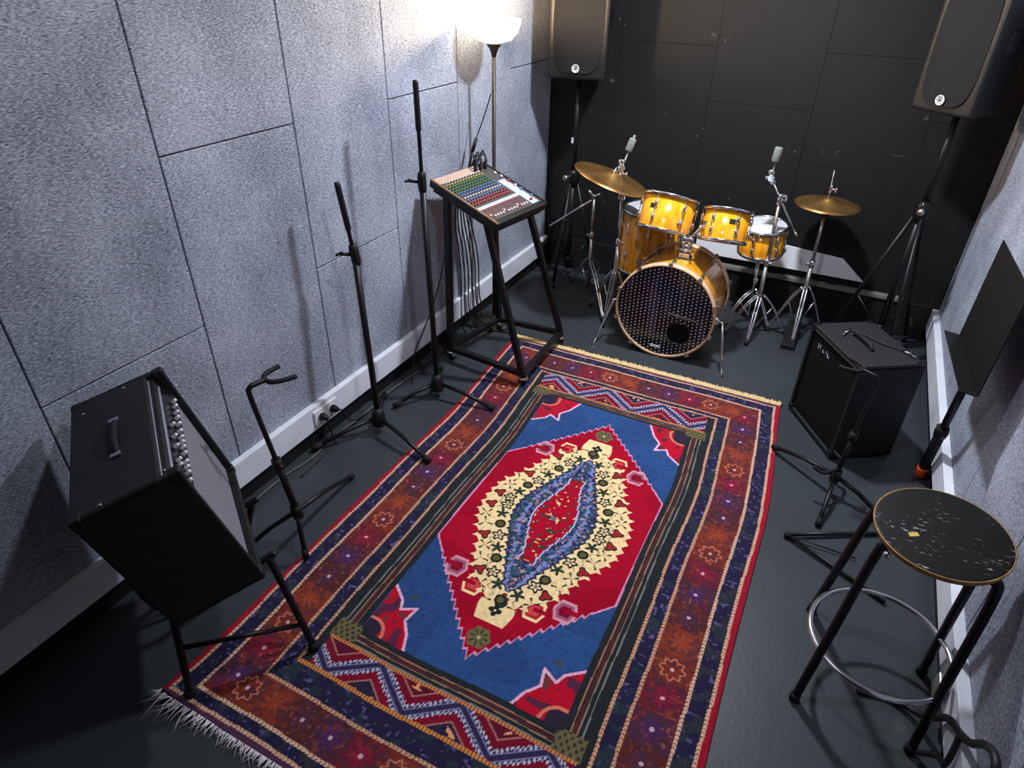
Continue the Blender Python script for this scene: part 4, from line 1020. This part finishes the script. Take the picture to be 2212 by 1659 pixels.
def tripod(t, hub, feet, mt='chrome', low=.05, r=.006, name='leg', brace=True):
    hub = Vector(hub)
    for ft in feet:
        ft = Vector(ft); m = MB(); d = V3(ft.x-hub.x, ft.y-hub.y, 0).normalized(); side = d.cross(V3(0, 0, 1))
        knee = lerp(hub, ft, .45)+V3(0, 0, .045)
        for s in (-1, 1):
            m.tube(spline([hub+d*.02+side*s*.009, knee+side*s*.009, ft+V3(0, 0, .012)+side*s*.004], 5), r, 6)
        if brace: m.tube([V3(hub.x, hub.y, max(low, .03))+d*.012, knee-V3(0, 0, .012)], r*.8, 6)
        l_ = m.build(name, M[mt], t)
        m = MB(); m.lathe([(.013, 0), (.014, .012), (.008, .028)], 10, mw=Matrix.Translation((ft.x, ft.y, 0))); m.build('rubber_foot', M['rubber'], l_)
def joint(m, c, axis=(0, 0, 1), r=.014, h=.03, wing=None):
    m.lathe([(r*.8, -h/2), (r, -h/4), (r, h/4), (r*.8, h/2)], 12, mw=axis_mat(c, axis))
    if wing is not None:
        w_ = Vector(wing); c = Vector(c); m.tube([c, c+w_*.032], .005, 8); s_ = w_.cross(V3(0, 0, 1)).normalized()
        m.tube([c+w_*.032-V3(0, 0, .012), c+w_*.032+V3(0, 0, .012)], .005, 8)
# snare stand
t = thing('snare_stand', 'low chrome tripod stand under the small snare drum', 'stand', (1.60, 4.09, 0))
m = MB(); m.tube([(1.60, 4.09, .05), (1.585, 4.088, .42)], .010, 10); joint(m, (1.595, 4.09, .28), r=.016, h=.04, wing=(0, -1, 0)); m.build('pole', M['chrome'], t)
for k in range(3):
    a_ = 2*PI*k/3+.4; m = MB(); c_ = V3(1.585, 4.088, .42); d = V3(math.cos(a_), math.sin(a_), 0); e = SC-ax*(L_+.018)
    m.tube(spline([c_, e+d*.07, e+d*.138, e+d*.150+V3(0, 0, .03)], 4), .006, 8); m.build('basket_arm', M['chrome'], t)
tripod(t, (1.60, 4.09, .22), [(1.47, 3.93, 0), (1.60, 4.28, 0), (1.74, 4.02, 0)])

def cymbal(label, c, n, R, bell=.055):
    q = axis_mat(c, n); t = thing('cymbal', label, 'cymbal', c, q.to_euler(), local=True)
    m = MB(); prof = [(.006, .022), (bell*.4, .021), (bell*.8, .012), (bell, .004), (R*.5, -.006), (R*.8, -.013), (R, -.020), (R, -.0212), (R*.8, -.0145), (R*.5, -.0075), (bell, .0025), (bell*.8, .0105), (bell*.4, .0195), (.006, .0205)]
    m.lathe(prof, 72); m.build('bow', M['bronze'], t); return t
CY = V3(.741, 3.643, .926); cn = V3(math.cos(math.radians(72))*math.cos(math.radians(19)), math.cos(math.radians(72))*math.sin(math.radians(19)), math.sin(math.radians(72)))
cymbal('large tilted bronze crash cymbal over the floor tom', CY, cn, .2285)
# its boom stand
t = thing('cymbal_stand', 'chrome boom stand carrying the tilted crash cymbal left of the bass drum', 'stand', (.80, 3.70, 0))
PX, PY = .80, 3.70
m = MB(); m.tube([(PX, PY, .06), (PX, PY, .52)], .0125, 12); m.tube([(PX, PY, .50), (PX-.010, PY, .80)], .0095, 12); m.build('pole', M['chrome'], t)
m = MB(); joint(m, (PX, PY, .52), r=.018, h=.045, wing=(.9, -.3, 0)); joint(m, (PX-.01, PY, .80), r=.020, h=.05, wing=(-.2, -1, 0)); m.build('height_clamp', M['chrome'], t)
P1 = V3(PX-.010, PY, .81); P2 = V3(.772, 3.70, .965); P3 = V3(.800, 3.715, 1.06)
m = MB(); m.tube([P1, P2, P3], .006, 10); m.build('boom_rod', M['chrome'], t)
m = MB(); joint(m, P2, (0, 1, 0), .022, .03, wing=(-.3, -1, 0)); joint(m, P2+V3(-.004, 0, .03), (1, 0, 0), .018, .034); joint(m, P2+V3(.002, 0, -.035), (1, 0, 0), .016, .03, wing=(1, -.2, 0)); m.build('tilter', M['chrome'], t)
m = MB(); m.tube([P2+V3(-.004, -.01, -.02), CY+cn*.018], .005, 8); m.tube([CY-cn*.02, CY+cn*.05], .004, 8); m.lathe([(.014, .0), (.014, .012)], 12, mw=axis_mat(CY+cn*.022, cn)); m.build('cymbal_rod', M['dull_steel'], t)
m = MB(); m.lathe([(.019, -.035), (.021, -.028), (.021, .028), (.018, .035), (.007, .036), (.007, .055), (0, .056)], 16, mw=axis_mat(P3+V3(.004, .002, .03), P3-P2)); m.build('grey_counterweight', M['felt_grey'], t)
tripod(t, (PX, PY, .33), [(.80, 3.56, 0), (.62, 3.80, 0), (.93, 3.72, 0)])

# boom stand without a cymbal, in front of the snare
t = thing('cymbal_stand', 'chrome boom stand without a cymbal rising in front of the small snare drum', 'stand', (1.655, 3.97, 0))
PX, PY = 1.655, 3.965
m = MB(); m.tube([(PX, PY, .06), (1.645, 3.97, .46)], .0125, 12); m.tube([(1.645, 3.97, .44), (1.634, 3.98, .825)], .0105, 12); m.build('pole', M['dull_steel'], t)
Q = V3(1.634, 3.98, .835)
m = MB(); joint(m, (1.645, 3.97, .46), r=.018, h=.045, wing=(.8, -.5, 0)); joint(m, Q, r=.020, h=.05, wing=(1, -.1, 0)); joint(m, Q+V3(.01, 0, .02), (1, .3, 0), .016, .05); m.build('height_clamp', M['chrome'], t)
A_ = V3(1.762, 3.99, .652); B_ = V3(1.560, 3.99, .945)
m = MB(); m.tube([A_, B_], .0055, 10); m.lathe([(.009, -.015), (.009, .01)], 10, mw=axis_mat(A_, B_-A_)); m.build('boom_rod', M['chrome'], t)
m = MB(); joint(m, B_, (0, 1, 0), .022, .032, wing=(-.8, -.5, 0)); joint(m, B_+V3(-.005, 0, .032), (1, 0, 0), .017, .034); joint(m, B_+V3(.012, 0, -.02), (1, 0, 0), .014, .03); m.build('tilter', M['chrome'], t)
m = MB(); m.tube([B_, V3(1.562, 3.99, 1.03)], .0045, 8); m.lathe([(.019, -.038), (.022, -.030), (.022, .034), (.019, .040), (0, .041)], 16, mw=axis_mat((1.562, 3.99, 1.072), (.08, 0, 1))); m.build('grey_felt_sleeve', M['felt_grey'], t)
tripod(t, (PX, PY, .25), [(1.50, 3.83, 0), (1.655, 3.76, 0), (1.84, 4.02, 0)])

# hi-hat
HX, HY, HZ = 1.88, 4.11, .808
t = thing('hi_hat_stand', 'chrome hi-hat stand with a thin pull rod at the right of the drum kit', 'stand', (HX, HY, 0))
m = MB(); m.tube([(HX+.012, HY, .05), (HX+.006, HY, .45)], .0125, 12); m.tube([(HX+.006, HY, .44), (HX, HY, .755)], .0095, 12); m.build('pole', M['dull_steel'], t)
m = MB(); joint(m, (HX+.006, HY, .45), r=.018, h=.045, wing=(-.9, -.4, 0)); m.build('height_clamp', M['chrome'], t)
m = MB(); m.tube([(HX, HY, .74), (HX-.012, HY, 1.0)], .0035, 8); m.build('pull_rod', M['chrome'], t)
m = MB(); joint(m, (HX-.004, HY, .90), r=.010, h=.045, wing=(.9, -.5, 0)); m.build('clutch', M['chrome'], t)
m = MB(); m.lathe([(.028, .748), (.028, .765), (.012, .775)], 18, mw=Matrix.Translation((HX, HY, 0))); m.build('seat_cup', M['black_plastic'], t)
tripod(t, (HX+.010, HY, .30), [(1.73, 4.02, 0), (2.04, 4.17, 0), (1.90, 3.88, 0)])
m = MB(); m.bbox((-.038, -.13, .03), (.038, .13, .042), .004, mw=Matrix.Translation((1.885, 3.96, .012)) @ Matrix.Rotation(.20, 4, 'X')); m.bbox((1.845, 3.82, .0), (1.925, 3.86, .02), .004); m.tube([(1.887, 4.08, .09), (1.887, 4.10, .20)], .004, 6); m.build('foot_pedal', M['black_metal'], t)
q = cymbal('pair of bronze hi-hat cymbals at the right of the drum kit', (HX, HY, HZ+.022), V3(.012, -.015, 1).normalized(), .178, .045)
m = MB(); R=.178; m.lathe([(.006, -.048), (.036, -.044), (.045, -.034), (R*.6, -.030), (R, -.022), (R, -.0235), (R*.6, -.0315), (.045, -.0355), (.036, -.0455), (.006, -.0495)], 64); m.build('bottom_cymbal', M['bronze'], q)

# extra stand by the left back corner, no cymbal
t = thing('cymbal_stand', 'dull chrome stand without a cymbal between the mixing desk and the floor tom', 'stand', (.52, 3.99, 0))
PX, PY = .52, 3.99
m = MB(); m.tube([(PX+.004, PY, .05), (PX, PY, .42)], .0125, 12); m.tube([(PX, PY, .40), (PX-.006, PY, .685)], .0095, 12); m.build('pole', M['dull_steel'], t)
m = MB(); joint(m, (PX, PY, .42), r=.018, h=.045, wing=(-.9, -.4, 0)); m.build('height_clamp', M['dull_steel'], t)
m = MB(); e = V3(PX-.008, PY, .68); m.tube([e, e+V3(-.035, -.01, .038)], .008, 8); m.tube([e, e+V3(.048, -.01, .025)], .009, 8); joint(m, e, (0, 1, 0), .016, .035); m.build('forked_tilter', M['chrome'], t)
m = MB(); m.tube([V3(.205, 4.0, .428), V3(.50, 3.985, .655)], .0075, 10); m.build('boom_rod', M['chrome'], t)
tripod(t, (PX, PY, .25), [(.775, 3.53+.1, 0), (.36, 4.10, 0), (.62, 4.22, 0)], 'chrome')

# ---------------------------------------------------------------- bass cabinet on the right
CM = Matrix.Translation((2.221, 3.076, 0)) @ Matrix.Rotation(math.radians(33), 4, 'Z')
cb = thing('bass_cabinet', 'large black bass speaker cabinet standing on the floor near the right wall', 'speaker', CM.translation, CM.to_euler(), local=True)
d_, w_, h_ = .151, .2145, .506
m = MB(); m.bbox((-d_, -w_, .012), (d_, w_, .030), .004); m.bbox((-d_, -w_, h_-.018), (d_, w_, h_), .006); m.bbox((-d_, -w_, .012), (d_, -w_+.018, h_), .006); m.bbox((-d_, w_-.018, .012), (d_, w_, h_), .006); m.box((d_-.018, -w_+.01, .02), (d_-.002, w_-.01, h_-.01)); m.box((-d_+.03, -w_+.015, .03), (-d_+.045, w_-.015, h_-.015)); m.build('cabinet', M['tolex'], cb)
m = MB(); m.bbox((-d_+.012, -w_+.020, .032), (-d_+.026, w_-.020, h_-.020), .004); gr = m.build('grille_cloth', M['black_gloss_cloth'] if 'black_gloss_cloth' in M else M['black_plastic'], cb)
m = MB(); m.bbox((-d_+.002, -w_+.018, h_-.026), (-d_+.014, w_-.018, h_-.014), .002); m.build('top_piping', M['grey_cable'], cb)
m = MB()   # small script-like metal logo strokes
for pts in ([(-.055, -.01), (-.048, .024), (-.040, -.004), (-.030, .024), (-.026, -.010)], [(-.015, .0), (-.006, .012), (.002, -.004), (.010, .010)], [(.018, -.006), (.026, .022), (.030, -.006)], [(.038, .018), (.042, -.006), (.052, .006), (.056, -.006)]):
    m.tube([(-d_+.009, .085-y*1.0, h_-.095+z) for y, z in pts], .0018, 6)
m.build('script_logo', M['panel_silver'], gr)
m = MB(); m.tube(spline([(-.02, -.075, h_+.002), (-.02, -.05, h_+.018), (-.02, .05, h_+.018), (-.02, .075, h_+.002)], 5), .009, 8); m.build('handle', M['rubber'], cb)
for sx in (-1, 1):
    for sy in (-1, 1):
        for zz in (.012, h_):
            c_ = V3(sx*d_, sy*w_, zz); s3 = -1 if zz > .1 else 1; m = MB(); a_ = c_+V3(sx*.002, sy*.002, -s3*.002); b_ = c_+V3(-sx*.035, -sy*.035, s3*.035)
            m.bbox((min(a_.x, b_.x), min(a_.y, b_.y), min(a_.z, b_.z)), (max(a_.x, b_.x), max(a_.y, b_.y), max(a_.z, b_.z)), .009, seg=3); m.build('corner_protector', M['black_gloss'], cb)
for sx in (-1, 1):
    for sy in (-1, 1):
        m = MB(); m.lathe([(.016, 0), (.019, .012)], 12, mw=Matrix.Translation((sx*(d_-.03), sy*(w_-.03), 0))); m.build('rubber_foot', M['rubber'], cb)
# a jack lead lying across its top
def cabw(x, y, z): return CM @ V3(x, y, z)
m = MB(); m.tube(spline([cabw(-.02, .12, h_+.006), cabw(.02, .07, h_+.008), cabw(.06, -.02, h_+.006), cabw(.115, -.09, h_+.006)], 6), .0035, 6)
ld = tag(m.build('jack_lead', M['cable'], origin=cabw(.05, 0, h_)), 'short black jack lead with silver plugs lying on top of the bass cabinet', 'cable')
for a_, b_ in ((cabw(-.02, .12, h_+.007), cabw(-.06, .085, h_+.009)), (cabw(.115, -.09, h_+.007), cabw(.125, -.13, h_+.009))):
    m = MB(); m.tube([a_, b_], .0065, 8); m.tube([b_, b_+(b_-a_).normalized()*.028], .0032, 8); m.build('jack_plug', M['chrome'], ld)

# ---------------------------------------------------------------- bar stool
SX, SY, SZ = 2.425, 1.665, .672
so = thing('bar_stool', 'round bar stool with a worn black seat, black tube legs and a chrome foot ring', 'stool', (SX, SY, 0))
sq_ = axis_mat((SX, SY, SZ), (-.04, -.06, 1.0))
m = MB(); m.lathe([(0, -.018), (.160, -.018), (.166, -.015), (.168, -.006), (.168, -.002)], 64, mw=sq_); m.build('seat_edge', M['dark_wood'], so)
m = MB(); m.lathe([(.168, -.0025), (.1655, .001), (.163, .0022), (.158, .0028), (0, .003)], 64, mw=sq_)
so_top = m.build('seat_top', M['worn_seat'], so)
m = MB(); m.ring(sq_ @ V3(0, 0, -.001), .1665, .0032, tuple((sq_.to_3x3() @ V3(0, 0, 1))), 64, 6); m.build('wood_rim', M['dark_wood'], so)
m = MB(); m.box((-.012, -.007, .003), (.014, .007, .0036), mw=sq_ @ Matrix.Translation((-.07, -.045, 0)) @ Matrix.Rotation(.5, 4, 'Z')); m.build('paint_chip', M['knob_yellow'], so_top)
feetS = [(2.225, 1.481, 2.288, 1.590), (2.552, 1.470, 2.572, 1.586), (2.585, 1.772, 2.560, 1.725), (2.235, 1.865, 2.272, 1.757)]
tops = []
for (fx, fy, bx_, by_) in feetS:
    bd_ = V3(bx_, by_, 0); d = V3(bx_-SX, by_-SY, 0); L0 = d.length; d.normalize()
    m = MB(); zt = SZ-.035
    pts = [V3(SX, SY, zt-.002)+d*.03, V3(SX, SY, zt-.002)+d*(L0-.055), V3(SX, SY, zt-.016)+d*(L0-.020), V3(bx_, by_, zt-.055), lerp((bx_, by_, zt-.055), (fx, fy, .012), .5), V3(fx, fy, .012)]
    m.tube(spline(pts, 6), .0135, 12); l_ = m.build('leg', M['black_metal'], so)
    m = MB(); m.lathe([(.016, 0), (.0165, .02), (.0145, .03)], 12, mw=Matrix.Translation((fx, fy, 0))); m.build('rubber_foot', M['rubber'], l_)
m = MB(); m.lathe([(.06, SZ-.045), (.06, SZ-.022), (0, SZ-.021)], 24, mw=Matrix.Translation((SX, SY, 0))); m.build('seat_plate', M['black_metal'], so)
m = MB(); m.ring((2.405, 1.648, .205), .199, .0085, (0, 0, 1), 72, 10); m.build('foot_ring', M['chrome'], so)
for (x, y) in ((-.11, -.10), (-.10, .03)):
    m = MB(); m.lathe([(.011, 0), (.009, .006), (0, .008)], 12, mw=axis_mat((SX+x*1.1, SY+y*1.1, SZ-.045), (-.6, -.6, .3))); m.build('chrome_bolt', M['chrome'], so)

# thin black tubes meeting in a V on the floor behind the stool
m = MB(); v0 = V3(2.105, 2.20, .018)
t = thing('floor_v_tubes', 'thin black tubes meeting in a V on the floor behind the bar stool', 'stand', (2.25, 2.22, 0))
for e, r in ((V3(2.47, 2.41, .010), .0075), (V3(2.47, 2.02, .010), .0075), (V3(2.36, 2.20, .010), .003)):
    m = MB(); m.tube([v0, e], r, 8); m.build('tube', M['black_metal'], t)
m = MB(); m.lathe([(.012, -.017), (.014, -.004), (.010, .008)], 12, mw=Matrix.Translation(v0)); m.build('rubber_tip', M['rubber'], t)

# ---------------------------------------------------------------- music stand against the right wall
M['matt_black'] = mat('matt_black_sheet_metal', hexc(11, 11, 12), .6, noise=.15, spec=.25)
t = thing('music_stand', 'black music stand with flat desk and orange foot leaning on the right wall', 'stand', (2.60, 2.90, 0))
foot = V3(2.588, 2.875, .026); hd = V3(2.545, 2.62, .72)
dirp = (hd-foot).normalized()
m = MB(); m.tube([foot+dirp*.012, lerp(foot, hd, .45)], .021, 14); m.build('outer_tube', M['black_metal'], t)
m = MB(); m.tube([lerp(foot, hd, .43), hd+dirp*.05], .015, 12); m.build('inner_tube', M['black_metal'], t)
m = MB(); q_ = lerp(foot, hd, .44); m.lathe([(.024, -.03), (.027, 0), (.022, .03)], 14, mw=axis_mat(q_, dirp)); m.tube([q_, q_+V3(-.01, .045, 0)], .008, 8); m.build('clutch', M['black_plastic'], t)
m = MB(); m.lathe([(0, -.022), (.020, -.018), (.0255, 0), (.0250, .040), (.022, .058), (.0, .059)], 18, mw=axis_mat(foot, dirp)); m.build('orange_end_cap', M['orange'], t)
# desk: plate corners
c1, c2, c3, c4 = V3(2.515, 2.885, 1.115), V3(2.53, 2.34, 1.13), V3(2.53, 2.36, .735), V3(2.515, 2.915, .705)
nn = (c2-c1).cross(c4-c1).normalized()
if nn.x > 0: nn = -nn
m = MB(); vs = [c1, c2, c3, c4]; bk_ = [v-nn*.004 for v in vs]
m.add(vs+bk_, [(0, 1, 2, 3), (7, 6, 5, 4)]+[(i, i+4, (i+1) % 4+4, (i+1) % 4) for i in range(4)]); m.build('desk_plate', M['matt_black'], t)
m = MB(); lip = [c4, c3, c3+nn*.055+V3(0, 0, .006), c4+nn*.055+V3(0, 0, .006)]; lb = [v-V3(0, 0, .003) for v in lip]
m.add(lip+lb, [(0, 1, 2, 3), (7, 6, 5, 4)]+[(i, i+4, (i+1) % 4+4, (i+1) % 4) for i in range(4)]); m.build('desk_ledge', M['matt_black'], t)
m = MB(); m.tube([hd+dirp*.04, hd+dirp*.10+V3(.012, 0, 0)], .012, 10); m.build('desk_bracket', M['black_plastic'], t)

# ---------------------------------------------------------------- sockets, plugs and cables
def socket(label, y, n=2):
    x = .032; t = thing('wall_socket', label, 'socket', (x, y, .10))
    m = MB(); m.bbox((x, y-.078, .112), (x+.009, y+.078, .188), .003); m.build('face_plate', M['white_plastic'], t)
    for k in (-1, 1):
        m = MB(); m.lathe([(.021, 0), (.021, .002), (.018, .002), (.017, -.004), (0, -.004)], 20, mw=axis_mat((x+.009, y+k*.038, .150), (1, 0, 0))); m.build('socket_well', M['white_paint'], t)
    return t
socket('double white wall socket on the left trunking behind the shorter microphone stand', 1.845)
def plug(label, p, pts, group=None):
    t = thing('power_plug', label, 'plug', p)
    m = MB(); p = Vector(p); m.lathe([(.019, 0), (.019, .012), (.012, .034), (.006, .040)], 14, mw=axis_mat(p, (1, 0, 0))); m.build('plug_body', M['black_plastic'], t)
    m = MB(); m.tube(spline([p+V3(.036, 0, 0)]+[Vector(q) for q in pts], 8), .0035, 6); m.build('flex', M['cable'], t); return t
plug('black power plug in the near half of the double wall socket', (.042, 1.807, .150), [(.075, 1.81, .12), (.07, 1.83, .03), (.10, 1.80, .006), (.12, 1.55, .005)])
plug('black power plug in the far half of the double wall socket', (.042, 1.883, .150), [(.085, 1.90, .14), (.09, 1.95, .05), (.075, 2.1, .006), (.07, 2.5, .005), (.10, 2.9, .005)])
m = MB(); m.tube(spline([(.06, 1.20, .006), (.052, 1.5, .006), (.075, 1.68, .006), (.055, 1.85, .006), (.07, 2.05, .006), (.055, 2.3, .006), (.08, 2.55, .006)], 8), .0045, 6)
tag(m.build('floor_cable', M['grey_cable']), 'pale cable running along the floor under the left wall trunking', 'cable')
m = MB(); m.bbox((.032, 4.20, .095), (.075, 4.33, .20), .008); tag(m.build('junction_box', M['black_plastic']), 'dark box on the left trunking in the far corner', 'box')
m = MB(); m.bbox((.032, 4.185, .165), (.038, 4.198, .205), .001); m.tube(spline([(.035, 4.19, .10), (.04, 4.19, .185), (.04, 4.30, .20)], 4), .003, 6); tag(m.build('white_cable', M['white_plastic']), 'short white cable bent over the dark junction box', 'cable')
# cable from the tall microphone stand down over the trunking
m = MB(); m.tube(spline([(.04, 2.86, .42), (.037, 2.80, .33), (.037, 2.70, .218), (.040, 2.60, .13), (.045, 2.55, .07), (.06, 2.50, .006), (.12, 2.42, .006)], 6), .0035, 6)
m.tube(spline([(.04, 2.86, .42), (.05, 2.92, .60), (.06, 2.95, .80), (.10, 2.93, .915)], 6), .0035, 6)
tag(m.build('power_cable', M['cable']), 'black cable drooping from under the mixing desk across the left wall trunking', 'cable')
# thick cable bottom right
m = MB(); m.tube(spline([(2.40, 1.60, .010), (2.50, 1.62, .012), (2.575, 1.57, .05), (2.60, 1.50, .165), (2.60, 1.41, .235), (2.60, 1.34, .30), (2.60, 1.29, .375), (2.60, 1.235, .42), (2.60, 1.19, .40), (2.595, 1.15, .25), (2.59, 1.12, .10)], 8), .0105, 10)
m.tube(spline([(2.600, 1.40, .24), (2.595, 1.37, .19), (2.590, 1.36, .15), (2.585, 1.40, .12), (2.56, 1.44, .05)], 6), .0085, 8)
tag(m.build('thick_cable', M['cable']), 'thick black cable looping from the floor up over the right wall trunking', 'cable')
m = MB(); m.bbox((2.580, 1.60, .10), (2.611, 1.655, .17), .006)
tag(m.build('cable_connector', M['dull_steel']), 'small dull connector on the right wall trunking behind the bar stool', 'connector')
